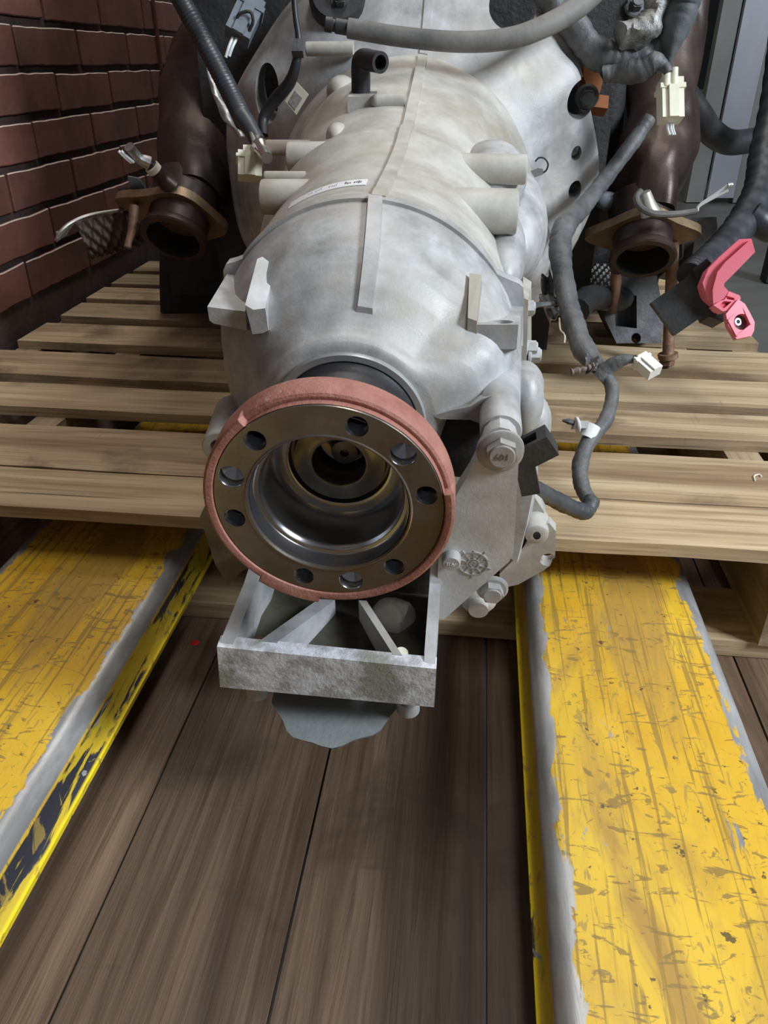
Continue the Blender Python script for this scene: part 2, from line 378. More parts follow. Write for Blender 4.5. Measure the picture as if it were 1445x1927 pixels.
jack = thing('pallet_jack', 'yellow steel pallet jack forks with worn paint pushed under the pallet', 'pallet jack', P(-.11, -.05, 0), -YA)
def fork(lc, hw, m):
    bm = B(); zt, zb, r = .085, .036, .014
    prof = []
    for sg in (1, -1):
        q = [(hw+.004, zb), (hw+.005, zb+.006), (hw+.0005, zb+.0085), (hw-.0015, zb+.012), (hw-.0005, zt-r)]
        for k in range(1, 7): t = math.pi/2*k/6; q.append((hw-.0005-r+r*math.cos(t), zt-r+r*math.sin(t)))
        prof += [(sg*x, z) for x, z in (q if sg > 0 else q[::-1])]
    inn = [(-hw+.004, zb), (-hw+.004, zt-.008), (hw-.004, zt-.008), (hw-.004, zb)]
    pr = prof + inn
    n = 40; loops = [[P(lc+x, -.28+1.5*j/n, z) for x, z in pr] for j in range(n+1)]
    loft(bm, loops); o = obj('fork', bm, m, jack, 40)
    o.data.transform(Matrix.Translation((-(lc+.11), 0, 0))); o.location = (lc+.11, 0, 0)
    bm = B(); cyl(bm, P(lc-.04, 1.0, .0375), P(lc+.04, 1.0, .0375), .0375); obj('load_roller', bm, BPL, jack)
    return o
fork(-.3635, .0895, fork_paint('yellow_fork_paint', .0895)); fork(.1455, .0805, fork_paint('yellow_fork_paint_narrow', .0805, .30))
bm = B(); box(bm, P(-.11, -.33, .12), FL*.36, FD*.05, (0, 0, .10)); obj('crossbar', bm, MATS['yellow_fork_paint'], jack, bevel=.01)

# ================================================================== TRANSMISSION
tr = thing('transmission', 'big grey cast aluminium gearbox with a rust coloured output flange facing forward', 'gearbox', G(0, -.16, .35))
def interp(tab, s):
    if s <= tab[0][0]: return tab[0][1]
    for (a, ra), (b, rb) in zip(tab, tab[1:]):
        if s <= b: f = (s-a)/(b-a); return ra+(rb-ra)*f
    return tab[-1][1]
PROF_F = [(.098, .0535), (.0985, .0575), (.1, .0605), (.103, .063), (.107, .0645), (.111, .067), (.116, .0715), (.123, .079), (.132, .0885), (.143, .0975), (.155, .1045), (.17, .110), (.185, .1140), (.198, .1172), (.205, .1185), (.2095, .1190)]
PROF_M = [(.2135, .1195), (.225, .1205), (.236, .1195), (.246, .1180), (.25, .1190), (.272, .1192), (.276, .1182), (.30, .1184), (.34, .1192), (.370, .1215), (.388, .1278), (.396, .1304), (.408, .1306), (.416, .1288), (.424, .1252), (.45, .1258), (.50, .1330), (.55, .1410), (.60, .1490), (.630, .1540), (.642, .1582), (.650, .1590), (.654, .1575), (.66, .1590), (.672, .167)]
PROF_B = [(.650, .152), (.658, .159), (.666, .168), (.676, .181), (.688, .196), (.70, .213), (.710, .2255), (.720, .234), (.728, .240), (.732, .246), (.736, .2495), (.752, .2495)]
def sm(x, a, b): t = max(0, min(1, (x-a)/(b-a))); return t*t*(3-2*t)
def r_front(s, th):
    r = interp(PROF_F, s); c, sn = math.cos(th), math.sin(th)
    wgt = sm(s, .125, .185); lim = .1205 if c > 0 else .1185
    if sn < .30:
        rb = min(lim/max(abs(c), .3), .15); k = wgt*sm(-sn, -.30, .05); r = r+(rb*interp([(.1, .55), (.2095, 1)], s)-r)*k if rb*1.0 > r*.7 else r
    deg = (math.degrees(th)+180) % 360-180
    if -62 < deg < 4 and s > .12:
        p = sm(deg, -62, -50)*(1-sm(deg, 0, 3))*(1-sm(s, .196, .206)); r = r+(.079-r)*p if r > .079 else r
    if -10 < deg < 50:
        tgt = interp([(.098, .0605), (.103, .076), (.11, .092), (.12, .105), (.135, .114), (.16, .1205), (.2095, .1215)], s)
        r = max(r, r+(tgt-r)*sm(deg, 1, 9)*(1-sm(deg, 22, 48)))
    return r
def r_main(s, th):
    r = interp(PROF_M, s)
    r += .0016*mnoise.noise(V((math.cos(th)*2.2, math.sin(th)*2.2, s*9)))*sm(s, .43, .5)
    deg = math.degrees(th) % 360
    # pads and hollows of the casting
    for d0, s0, dw, sw, h in ((118, .575, 12, .035, .006), (60, .57, 16, .03, .004), (30, .5, 12, .05, -.005), (150, .56, 9, .035, -.006), (45, .50, 8, .02, .003), (72, .5, 10, .015, .0025)):
        e = ((deg-d0)/dw)**2+((s-s0)/sw)**2
        if e < 4: r += h*math.exp(-e*1.3)
    return r
def r_bell(s, th):
    r = interp(PROF_B, s); deg = math.degrees(th) % 360
    for d0, dw, h in ((33, 8, .016), (10, 9, -.014), (58, 9, .010), (345, 9, .012), (150, 9, .014), (170, 10, -.012), (122, 10, .012), (100, 5, .006)):
        e = ((deg-d0)/dw)**2
        if e < 5: r += h*math.exp(-e)*sm(s, .655, .69)*(1-sm(s, .715, .731))
    if s > .715: r += .006*math.cos(R(deg*9))*sm(s, .715, .735)*.5
    return r
def shell(name, fn, s0, s1, ns, nt, m, label=None, extra=()):
    bm = B(); ss = sorted(set([s0+(s1-s0)*i/ns for i in range(ns+1)]+[e for e in extra if s0 <= e <= s1])); loops = []
    for s in ss:
        loops.append([G(fn(s, t)*math.cos(t), fn(s, t)*math.sin(t), s) for t in (2*math.pi*k/nt for k in range(nt))])
    loft(bm, loops); return obj(name, bm, m, tr, 30, label=label)
front = shell('front_housing', r_front, .098, .2095, 44, 128, ALU, extra=[a for a, _ in PROF_F])
main = shell('main_case', r_main, .2135, .672, 120, 144, ALD, 'dusty grey cylindrical gearbox case', extra=[a for a, _ in PROF_M])
bell = shell('bell_housing', r_bell, .650, .752, 50, 160, ALU, extra=[a for a, _ in PROF_B])
# joint flange with ears
uv = [(.1215*math.cos(R(d)), .1215*math.sin(R(d))) for d in range(34, 142, 3)]
left = [Lp(x, y, .213) for x, y in ((459, 483), (443, 489), (428, 493), (423, 505), (424, 530), (421, 620), (424, 690), (438, 745), (450, 800))]
right = [Lp(x, y, .213) for x, y in ((940, 830), (968, 740), (974, 695), (984, 610), (987, 575), (984, 537), (977, 530), (955, 521))]
bm = B(); gprism(bm, uv+left+right, .2085, .2205); jf = obj('joint_flange', bm, ALU, tr, 30, bevel=.0016)

def ribstrip(name, st, w, h, fn, m, hb=.004):
    bm = B(); loops = []
    for s, th in st:
        r = fn(s, th); rr, tt = V((math.cos(th), math.sin(th))), V((math.sin(th), -math.cos(th)))
        q = [rr*(r-hb)-tt*w*1.25, rr*(r+h)-tt*w, rr*(r+h)+tt*w, rr*(r-hb)+tt*w*1.25]
        loops.append([G(p.x, p.y, s) for p in q])
    loft(bm, loops); return obj(name, bm, m, tr, 30, bevel=.0011)
def thrib(x, y, s): u, v = Lp(x, y, s); return math.atan2(v, u)
def thlist(keys, n, s0, s1):
    return [(s0+(s1-s0)*i/n, interp([(s, thrib(x, y, s)) for x, y, s in keys], s0+(s1-s0)*i/n)) for i in range(n+1)]
ribstrip('seam_rib', thlist([(684, 600, .112), (706, 367, .213)], 20, .118, .212), .0050, .0042, r_front, ALU)
ribstrip('seam_rib', thlist([(712, 362, .213), (766, 235, .41), (797, 92, .65)], 50, .2155, .652), .0052, .0028, r_main, ALD)
ribstrip('seam_rib', thlist([(798, 92, .66), (800, 20, .74)], 20, .658, .75), .0045, .003, r_bell, ALU)

# mounting tabs
bm = B(); gloft(bm, ([(390, 577), (402, 579), (461, 586), (465, 622), (402, 609), (394, 603)], .127), ([(429, 512), (440, 513), (474, 532), (474, 612), (432, 612), (425, 606)], .213))
lt = obj('mounting_tab', bm, ALU, tr, 30, bevel=.0022)
bm = B(); gloft(bm, ([(461, 574), (477, 583), (499, 580), (505, 622), (494, 627), (475, 629)], .121), ([(484, 487), (494, 483), (517, 501), (519, 600), (500, 606), (482, 606)], .166)); obj('tab_rib', bm, ALU, tr, 30, bevel=.0016)
bm = B(); gloft(bm, ([(896, 611), (975, 611), (972, 657), (896, 658)], .131), ([(900, 568), (985, 575), (984, 650), (902, 650)], .213))
rt = obj('mounting_tab', bm, ALU, tr, 30, bevel=.002)
c = Gp(946, 606, .142); bm = B(); cyl(bm, c-GU*.05, c+GU*.03, .0070*K); cut(rt, bm, tr)
bm = B(); gloft(bm, ([(880, 598), (897, 604), (898, 659), (878, 656)], .130), ([(883, 514), (906, 517), (910, 646), (882, 644)], .172)); obj('tab_rib', bm, ALD, tr, 30, bevel=.0016)

# boss and web on the right, ear with bolt
bu, bv = Lp(941, 800, .085)
bm = B(); lathe(bm, G(bu, bv+.002, .072), GA, [(0, .0130), (.002, .0138), (.03, .0140), (.07, .0165), (.13, .02)], 32, k=K); obj('bolt_boss', bm, ALU, tr)
bm = B(); gloft(bm, ([(812, 783), (850, 772), (885, 765), (905, 752), (925, 745), (915, 802), (885, 790), (830, 789)], .098), ([(800, 735), (850, 722), (885, 712), (905, 703), (935, 700), (930, 760), (885, 750), (800, 745)], .165)); obj('boss_web', bm, ALU, tr, 30, bevel=.003)

# support bracket plate
pl = [(906, 838), (912, 820), (924, 809), (941, 804), (958, 808), (971, 821), (977, 842), (975, 884), (971, 960), (966, 1042), (957, 1058), (925, 1086), (880, 1126), (835, 1166), (820, 1160), (825, 1050), (838, 975), (862, 925), (884, 890), (896, 866)]
bm = B(); pprism(bm, pl, .060, .0735); plate = obj('support_plate', bm, mat('lit_plate_alloy', (.48, .48, .48), (.64, .64, .645), .5, .2, (20, 20, 20), 9, bump=.1, bscale=(300, 300, 300), dirt=(.42, .40, .36), dscale=(9, 9, 9), dramp=(.55, .75)), tr, 30, bevel=.0018)  # paler than the other castings: brighter light put into the plate's colour
bm = B(); cu_, cv_ = Lp(941, 848, .060); lathe(bm, G(cu_, cv_, .0615), -GA, [(0, .0155), (.0035, .0150), (.0042, .0140)], 36, k=K); obj('bolt_pad', bm, ALU, tr)
b1 = hexbolt('hex_bolt', Gp(944, 845, .0572), -GA, .0104*K, .0070*K, ALU, tr, washer=.0142*K, rot=.35)
bc = Gp(944, 845, .0572)-GA*(.25*.007+.007*1.16+.0001)*K
text('bolt_marking', '601', .0064*K, basis(bc, GR, GU), mat('bolt_ink', (.16, .15, .14), None, .6), b1, depth=.0003)
hexbolt('hex_bolt', Gp(926, 1106, .085), -GA, .0088*K, .0075*K, ALU, tr, washer=.0125*K, rot=.1)
bm = B(); lathe(bm, Gp(900, 1130, .10), -GA, [(-.02, .015), (0, .015), (.003, .013), (.005, .008), (.012, .008)], 24, k=K); obj('bolt_boss', bm, ALD, tr)
# casting date wheel: ring, spokes, centre
du, dv = Lp(890, 1060, .060); dr = .0105
def gbar(bm, u0, v0, u1, v1, w, s0, s1):
    d = V((u1-u0, v1-v0)).normalized(); n = V((-d.y, d.x))*w
    gprism(bm, [(u0+n.x, v0+n.y), (u1+n.x, v1+n.y), (u1-n.x, v1-n.y), (u0-n.x, v0-n.y)], s0, s1)
def gring(bm, u, v, r, w, s0, s1, n=36):
    lo = [[G(u+q*math.cos(2*math.pi*k/n), v+q*math.sin(2*math.pi*k/n), s) for k in range(n)] for q, s in ((r-w, s1), (r-w, s0), (r+w, s0), (r+w, s1))]
    loft(bm, lo, cap=False)
bm = B(); gring(bm, du, dv, dr, .0005, .0592, .0605); gring(bm, du, dv, .0042, .00045, .0592, .0605); gring(bm, du, dv, .0022, .0004, .0590, .0605)
for k in range(10):
    a = R(90+36*k); gbar(bm, du+.0045*math.cos(a), dv+.0045*math.sin(a), du+(dr+.0015+.002*(k % 2))*math.cos(a), dv+(dr+.0015+.002*(k % 2))*math.sin(a), .0004, .0593, .0605)
    a2 = a+R(18)
    if k % 3 != 1: gbar(bm, du+.0072*math.cos(a2-.12), dv+.0072*math.sin(a2-.12), du+.0072*math.cos(a2+.12), dv+.0072*math.sin(a2+.12), .0003, .0594, .0605)
obj('date_wheel', bm, ALU, plate, 30)
text('date_digits', '10', .0036*K, basis(G(du, dv, .0593), GR, GU), ALP, plate, depth=.0002)
pu, pv = Lp(849, 1062, .052)
bm = B(); lathe(bm, G(pu, pv, .052), GA, [(0, .0058), (.0008, .0066), (.012, .0072), (.02, .008)], 28, k=K); pin = obj('ejector_pin_boss', bm, ALU, plate)
bm = B()
for dx, a in ((-.0028, 90), (-.0013, 90), (.0006, 60), (.0022, 40), (.0012, 130)):
    gbar(bm, pu+dx-.0013*math.cos(R(a)), pv-.0013*math.sin(R(a)), pu+dx+.0013*math.cos(R(a)), pv+.0013*math.sin(R(a)), .0003, .0515, .0525)
obj('casting_marks', bm, ALP, pin, 30)

# open support frame below the flange
fr = []
def wall_strip(name, pts, m, th, inward, zb):
    """pts: (u, v_top, s) along the strip; extruded down to zb and sideways by th"""
    bm = B(); loops = []
    for u, v, s in pts:
        loops.append([G(u, zb, s), G(u, v, s), G(u+inward*th, v, s), G(u+inward*th, zb, s)])
    loft(bm, loops); return obj(name, bm, m, tr, 30, bevel=.0015)
fl, frr = [Lp(x, y, 0) for x, y in ((408, 1217), (821, 1259), (817, 1331), (414, 1293))], None
bm = B(); inn = .011
gprism(bm, fl, 0, inn); obj('frame_bar', bm, ALP, tr, 30, bevel=.0022, label='pitted pale front bar')
ul, ur = fl[0][0], fl[1][0]; vtl, vtr = fl[0][1], fl[1][1]; vb = fl[3][1]+.004
lu, lv = Lp(470, 1062, .075); ru, rv = Lp(826, 1062, .066)
wall_strip('frame_side', [(ul+.0008, vtl, .004), (ul+.003, vtl+.004, .012), (lu-.004, lv-.012, .066), (lu, lv, .085), (lu, lv, .1)], ALU, .010, 1, vb)
wall_strip('frame_side', [(ur-.0008, vtr, .004), (ur-.001, vtr+.004, .012), (ur, rv-.012, .058), (ur, rv+.01, .07), (ur, rv+.01, .1)], ALU, .008, -1, vb-.004)
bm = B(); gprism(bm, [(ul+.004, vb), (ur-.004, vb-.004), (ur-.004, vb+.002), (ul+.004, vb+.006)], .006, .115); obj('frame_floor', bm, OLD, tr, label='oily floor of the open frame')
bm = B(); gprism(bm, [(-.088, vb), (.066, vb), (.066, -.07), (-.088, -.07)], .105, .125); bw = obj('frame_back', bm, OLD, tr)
def web(x0, y0, s0, x1, y1, s1, w, m=ALU, drop=.03):
    u0, v0 = Lp(x0, y0, s0); u1, v1 = Lp(x1, y1, s1); bm = B()
    loft(bm, [[G(u0-w, v0-drop, s0), G(u0-w, v0, s0), G(u0+w, v0, s0), G(u0+w, v0-drop, s0)], [G(u1-w, v1-drop, s1), G(u1-w, v1, s1), G(u1+w, v1, s1), G(u1+w, v1-drop, s1)]])
    obj('frame_web', bm, m, tr, 30, bevel=.0015)
web(505, 1207, .009, 615, 1128, .075, .0065); web(748, 1232, .009, 682, 1130, .07, .0032, ALD)
bm = B(); lathe(bm, Gp(655, 1165, .085), GA, [(0, .0135), (.001, .0125), (.018, .012), (.019, 0)], 28, k=K); obj('oil_port', bm, IRN, tr)
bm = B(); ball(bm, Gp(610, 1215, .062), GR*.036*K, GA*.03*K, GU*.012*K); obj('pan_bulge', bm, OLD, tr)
bm = B(); ball(bm, Gp(745, 1180, .075), GR*.020*K, GA*.018*K, GU*.028*K, 32); jitter(bm, .006, 45); jitter(bm, .003, 110); obj('casting_lump', bm, ALD, tr)
for x, y, s in ((487, 1207, .03), (755, 1228, .018)):
    bm = B(); lathe(bm, Gp(x, y, s), GU, [(-.02, .0052), (0, .0052), (.0015, .0042)], 16, k=K); obj('dowel_pin', bm, RST if x < 600 else CRM, tr)
# drain cover beneath the bar
bm = B(); u, v = Lp(632, 1330, .03)
lathe(bm, G(u, v+.012, .034), -GU, [(0, .050), (.004, .048), (.008, .040), (.018, .036), (.026, .031), (.029, .024), (.030, 0)], 40, k=K, cap=(True, False))
c_ = G(u, v, .034)
for w_ in bm.verts:
    d_ = w_.co-c_; a_ = math.atan2(d_.dot(GA), d_.dot(GR)); f_ = 1+.02*math.cos(4*a_+.9)+.035*math.cos(9*a_+.6); h_ = GU*d_.dot(GU); w_.co = c_+h_+(d_-h_)*f_
obj('bottom_cover', bm, mat('cover_alloy', (.26, .28, .28), (.36, .38, .37), .5, .3, (20, 20, 20), 6, bump=.2, bscale=(200, 200, 200)), tr)
for x, y in ((486, 1301), (768, 1333)):
    u, v = Lp(x, y, .018); bm = B(); lathe(bm, G(u, v, .018), GU, [(-.003, .007), (-.001, .009), (.012, .009)], 18, k=K); obj('cover_bolt', bm, ALU, tr)
# left counterpart of the bracket
bm = B(); pprism(bm, [(376, 972), (400, 930), (450, 940), (475, 1066), (455, 1075), (428, 1102), (404, 1060)], .10, .112); obj('support_plate', bm, mat('brown_shade_alloy', (.15, .12, .085), (.28, .24, .18), .6, .1, (16, 16, 16), 7), tr, 30, bevel=.002, label='shaded plate on the far left of the frame')  # brownish alloy, its colour darkened to carry the shade on this plate
bm = B(); u, v = Lp(404, 838, .11); lathe(bm, G(u+.006, v, .105), GA, [(0, .0135), (.001, .0145), (.006, .0145), (.05, .018)], 28, k=K); lb = obj('bolt_boss', bm, ALD, tr)
bm = B(); cyl(bm, G(u+.006, v, .09), G(u+.006, v, .13), .0085*K); cut(lb, bm, tr)

# side bosses pointing left and right
def uboss(u0, u1, v, s, r, m, name='side_boss'):
    bm = B(); d = GR if u1 > u0 else -GR; L = abs(u1-u0); lathe(bm, G(u0, v, s), d, [(0, r*1.04), (L-.002, r), (L-.0005, r*.97), (L, r*.92)], 32, k=K); return obj(name, bm, m, tr)
def side(xt, yt, yb, s, uin, name='side_boss', m=ALD):
    u, v0 = Lp(xt, yt, s); _, v1 = Lp(xt, yb, s); return uboss(uin, u, (v0+v1)/2, s, abs(v0-v1)/2*1.02, m, name)
side(490, 338, 402, .335, -.05); side(497, 322, 345, .365, -.07); side(540, 267, 322, .45, -.05); side(575, 78, 106, .66, -.06)
side(499, 263, 292, .50, -.06, m=mat('brown_boss', (.20, .16, .12), (.30, .25, .2), .6, .1))
side(977, 357, 440, .325, .04); side(993, 291, 347, .40, .04)
# casting fillets / ridge between the right bosses
for x, y, s_, ru, rv, rs in ((975, 468, .36, .022, .030, .09), (985, 420, .50, .040, .052, .12), (1010, 470, .62, .034, .045, .07), (955, 330, .46, .035, .030, .07)):
    bm = B(); ball(bm, Gp(x, y, s_)-GR*.014, GR*ru*K, GU*rv*K, GA*rs*K, 32); obj('case_bulge', bm, ALU, tr, 80)
# domes, vent block and elbow
for x, y, s, r, st in ((642, 160, .606, .0160, 1.1), (634, 240, .468, .0105, 1.2)):
    u, v = Lp(x, y, s); bm = B(); ball(bm, G(u, v-.006, s), GR*r*K*1.05, GA*r*K*st*1.3, GU*r*K, 20); obj('casting_dome', bm, ALD, tr)
u, v = Lp(739, 191, .503); bm = B(); tube(bm, [G(u-.015, v, .503), G(u+.013, v, .503)], .0075*K, 16, 2); ball(bm, G(u-.015, v, .503), GR*.0075*K, GA*.0075*K, GU*.0075*K); obj('casting_dome', bm, ALD, tr)
bm = B(); gprism(bm, [Lp(x, y, .503) for x, y in ((654, 182), (723, 182), (723, 212), (654, 212))], .503, .575); obj('vent_block', bm, ALD, tr, bevel=.0015)
e = [Gp(679, 176, .53), Gp(679, 150, .53), Gp(679, 124, .53)]
p3 = Gp(683, 112, .528); p4 = Gp(700, 118, .530); p5 = Gp(697, 121, .522)
bm = B(); r_ = .0098*K
tube(bm, [e[0], e[1], e[2], p3, p3+(GR*.012-GA*.012)*K, p3+(GR*.020-GA*.022)*K], r_, 20, 6); vent = obj('vent_elbow', bm, RUB, tr, label='black rubber vent elbow')
dirv = (GR*.008-GA*.010).normalized(); pe = p3+(GR*.020-GA*.022)*K
bm = B(); cyl(bm, pe-dirv*.012, pe+dirv*.01, r_*.68); cut(vent, bm, tr)
bm = B(); box(bm, Gp(684, 175, .528), GR*.014*K, GA*.006*K, GU*.0008*K); obj('vent_clip', bm, GRI, vent)
# label strip on the case
def strip(name, a0, a1, s0, s1, off, m, par, n=24):
    bm = B(); loops = []
    for i in range(n+1):
        t = a0+(a1-a0)*i/n; q = lambda s, o: G((r_main(s, t)+o)*math.cos(t), (r_main(s, t)+o)*math.sin(t), s)
        loops.append([q(s0, off), q(s1, off), q(s1, off-.0006), q(s0, off-.0006)])
    loft(bm, loops); return obj(name, bm, m, par, 60)
a0, a1 = thrib(690, 318, .262), thrib(557, 400, .262)
lab = strip('paper_label', a0, a1, .2515, .267, .0008, LBL, tr)
lab['label'] = 'white strip label with a smudged printed line'
rnd = random.Random(3); t = a0+.035
for k in range(26):
    wd = rnd.uniform(.004, .011)
    if k == 9: t += .03
    ink = INK if k < 9 else INL
    if rnd.random() < .85: strip('printed_mark', t, t+wd, .256+rnd.uniform(0, .002), .2595+rnd.uniform(0, .0035), .0011, ink, lab, 2)
    t += wd+.006
    if t > a1-.1: break
# square sticker on the bell
sq = [Gp(x, y, .60) for x, y in ((558, 154), (581, 178), (558, 216), (537, 190))]
nrm = ((sq[1]-sq[0]).cross(sq[3]-sq[0])).normalized(); nrm = nrm if nrm.dot(CAM-sq[0]) > 0 else -nrm
bm = B(); hexa(bm, sq, [p+nrm*.0008 for p in sq]); st = obj('square_sticker', bm, LBG, tr, label='beige square sticker with a grey printed panel')
cc = sum(sq, V())/4; s2 = [cc+(p-cc)*.6+nrm*.0008-(sq[0]-sq[2])*.05-(sq[1]-sq[3])*.06 for p in sq]; bm = B(); hexa(bm, s2, [p+nrm*.0005 for p in s2]); obj('printed_panel', bm, mat('sticker_grey', (.22, .20, .18), (.34, .31, .28), .6, 0, (300, 300, 300), 3), st)

# pockets and holes in the bell housing
def bellcut(x, y, rpx, s0=.66, s1=.80, ref=.735, sy=1.):
    u, v = Lp(x, y, ref); u2, _ = Lp(x+rpx, y, ref); r = abs(u2-u); bm = B()
    n = 28; loops = [[G(u+r*math.cos(2*math.pi*k/n), v+r*sy*math.sin(2*math.pi*k/n), s) for k in range(n)] for s in (s0, s1)]
    loft(bm, loops); cut(bell, bm, tr)
bellcut(966, 5, 47); bellcut(1092, 183, 30, .69, sy=1.15); bellcut(1082, 283, 10, .68, sy=1.3); bellcut(1078, 348, 13, .69, sy=1.2)
bellcut(517, 165, 24, .66, sy=1.9); bellcut(505, 255, 14, .68)
hexbolt('bell_bolt', Gp(1104, 182, .755), -GA, .010*K, .012*K, GRI, tr, washer=.015*K)
hexbolt('bell_bolt', Gp(1078, 350, .75), -GA, .009*K, .010*K, GRI, tr, washer=.012*K)

# output flange ---------------------------------------------------------------
def glathe(bm, prof, n=96, cap=(False, False), u=0, v=0):
    rs = loft(bm, [[G(u+r*math.cos(2*math.pi*k/n), v+r*math.sin(2*math.pi*k/n), s) for k in range(n)] for s, r in prof], cap=False)
    if cap[0]: bm.faces.new(rs[0][::-1])
    if cap[1]: bm.faces.new(rs[-1])
bm = B(); glathe(bm, [(.001, .0488), (-.0004, .0492), (-.0006, .0500), (0, .0508), (0, .0690), (.0015, .0698), (.014, .0698), (.014, .0486), (.0035, .0486), (.0022, .0484)], 128)
bm.faces.ensure_lookup_table()
# close the ring section into one solid
n = 128; vs = list(bm.verts); a_, z_ = vs[:n], vs[-n:]
for i in range(n): bm.faces.new((z_[i], z_[(i+1) % n], a_[(i+1) % n], a_[i]))
face = obj('output_flange', bm, STL, tr, 30, label='machined steel flange face with nine holes')
TH0 = -3.615; HOLES = [(135, .0067), (165, .0078), (195, .0067), (255, .0067), (285, .0078), (315, .0067), (15, .0067), (45, .0078), (75, .0067)]
bm = B()
for a, r in HOLES:
    t = R(a+TH0); glathe(bm, [(-.004, r), (.02 if r < .007 else .0135, r), (.021 if r < .007 else .0136, .001)], 28, (True, True), .0597*math.cos(t), .0597*math.sin(t))
cut(face, bm, tr)
for a, r in HOLES:
    t = R(a+TH0); u, v = .0597*math.cos(t), .0597*math.sin(t)
    if r < .007:
        bm = B(); prof = []
        for k in range(9): prof += [(.0012+k*.0013, r*.985), (.0012+k*.0013+.00065, r*.86)]
        prof += [(.0138, r*.98)]
        glathe(bm, prof, 24, (False, False), u, v); obj('screw_thread', bm, mat('screw_thread_steel', (.085, .09, .10), None, .3, .95), face, 20)
    else:
        bm = B(); glathe(bm, [(.0006, r*.995), (.0009, r*.96), (.0075, r*.955), (.0128, r*.12), (.013, .0003)], 28, (False, True), u, v); obj('dowel_hole', bm, BOR, face, 50)
# the primed rim: radius and front edge vary by sector
def rim_front(d):
    d %= 360
    if 12 <= d <= 128: return .0040, .0742          # cut-back chamfered arc over the top
    if 232 <= d <= 262: return -.0012, .0798        # proud segment at the bottom left
    return -.0014, .0755
bm = B(); n = 360; prof = []
for k in range(n):
    t = 2*math.pi*k/n; s, r = rim_front(k); lip = .0695 if s < 0 else .0698
    pts = [(.0135, .0696), (.0008, lip), (s+.0003, lip+.0007), (s, lip+.0014), (s, r-.0016), (s+.0010, r), (.0085, max(r, .0755)), (.019, .0757), (.0225, .0750), (.024, .0735), (.024, .050)]
    prof.append([G(q*math.cos(t), q*math.sin(t), s_) for s_, q in pts])
loft(bm, prof+[prof[0]], cap=False, close=False); bmesh.ops.remove_doubles(bm, verts=bm.verts, dist=1e-6); obj('flange_rim', bm, PRI, tr, 28, label='rust primer coloured rim of the flange')
# bore, step and inner hub
bm = B(); glathe(bm, [(.0022, .0482), (.0036, .0480), (.0120, .0477), (.0128, .0472), (.0134, .0452), (.0150, .0446), (.0158, .0438), (.018, .0432), (.046, .0425), (.0490, .0405), (.0485, .0360), (.0495, .0335)], 96); obj('bore', bm, BOR, tr, 40, label='polished stepped bore')
bm = B(); glathe(bm, [(.0495, .0335), (.0545, .0325), (.0545, .0310), (.0495, .0300), (.0480, .0220), (.0470, .0190), (.0472, .0178), (.0480, .0172), (.075, .0168), (.078, .010), (.0785, .0)], 64, (False, False)); obj('inner_hub', bm, mat('oily_steel', (.20, .18, .15), (.42, .40, .36), .28, .9, (20, 20, 20), 5), tr, 40)
bm = B(); glathe(bm, [(.070, .009), (.069, .0095), (.0665, .0088), (.066, .003), (.070, .0022)], 32, (False, True), .001, -.004); obj('shaft_end', bm, mat('oily_steel', (.1, .1, .1)), tr, 40)
# seal behind the flange
bm = B(); glathe(bm, [(.0235, .050), (.040, .046), (.088, .0455), (.0945, .0485), (.0955, .0490), (.0990, .0490)], 80, (False, True)); obj('shaft_seal', bm, RUB, tr, 40, label='black rubber dust seal behind the flange')
bm = B(); glathe(bm, [(.0990, .0486), (.0948, .0488), (.0940, .0496), (.0942, .0536), (.0955, .0542), (.103, .0545)], 80); obj('seal_collar', bm, mat('collar_steel', (.40, .41, .41), (.50, .51, .51), .4, .6, (30, 30, 30), 4), tr, 40)

bm = B(); ball(bm, Gp(866, 832, .118), GR*.024*K, GU*.030*K, GA*.012*K, 24); obj('recess_shade', bm, IRN, tr, 60, label='black blob standing for the shade in the recess beside the flange')  # black ellipsoid added to darken the recess like deep shade
# side cover castings on the right
def gball(x, y, s, ru, rv, rs, m=ALU, name='side_casting'):
    bm = B(); ball(bm, Gp(x, y, s), GR*ru*K, GA*rs*K, GU*rv*K, 24); return obj(name, bm, m, tr, 50)
gball(986, 757, .15, .0145, .026, .02); gball(1001, 800, .17, .015, .026, .02); gball(985, 725, .19, .016, .018, .025)
bm = B(); c = Gp(996, 735, .19); lathe(bm, c, GR, [(-.02, .010), (.004, .0105), (.0055, .009)], 24, k=K); obj('side_boss', bm, ALU, tr)
bm = B(); pprism(bm, [(1003, 764), (1019, 766), (1024, 775), (1021, 812), (1006, 870), (990, 905), (975, 930), (978, 800)], .165, .175); obj('side_cover_flange', bm, ALU, tr, bevel=.0015)
bm = B(); gloft(bm, ([(975, 880), (1000, 870), (1002, 930), (990, 990), (972, 1060), (960, 1050), (962, 940)], .10), ([(985, 820), (1012, 830), (1012, 900), (1010, 960), (990, 1030), (970, 1030), (970, 900)], .165)); obj('side_casting', bm, ALU, tr, bevel=.004)
bm = B(); gloft(bm, ([(958, 1062), (985, 1030), (1000, 1003), (1018, 985), (1034, 985), (1046, 1000), (1044, 1058), (1020, 1075), (975, 1100), (940, 1108), (940, 1080)], .115), ([(958, 1050), (985, 1018), (1000, 990), (1018, 972), (1034, 972), (1046, 985), (1044, 1040), (1020, 1060), (975, 1085), (940, 1095), (940, 1065)], .128))
fo = obj('foot_plate', bm, ALD, tr, 30, bevel=.002); c = Gp(1031, 1049, .118); bm = B(); cyl(bm, c-GA*.03, c+GA*.02, .0065*K); cut(fo, bm, tr)
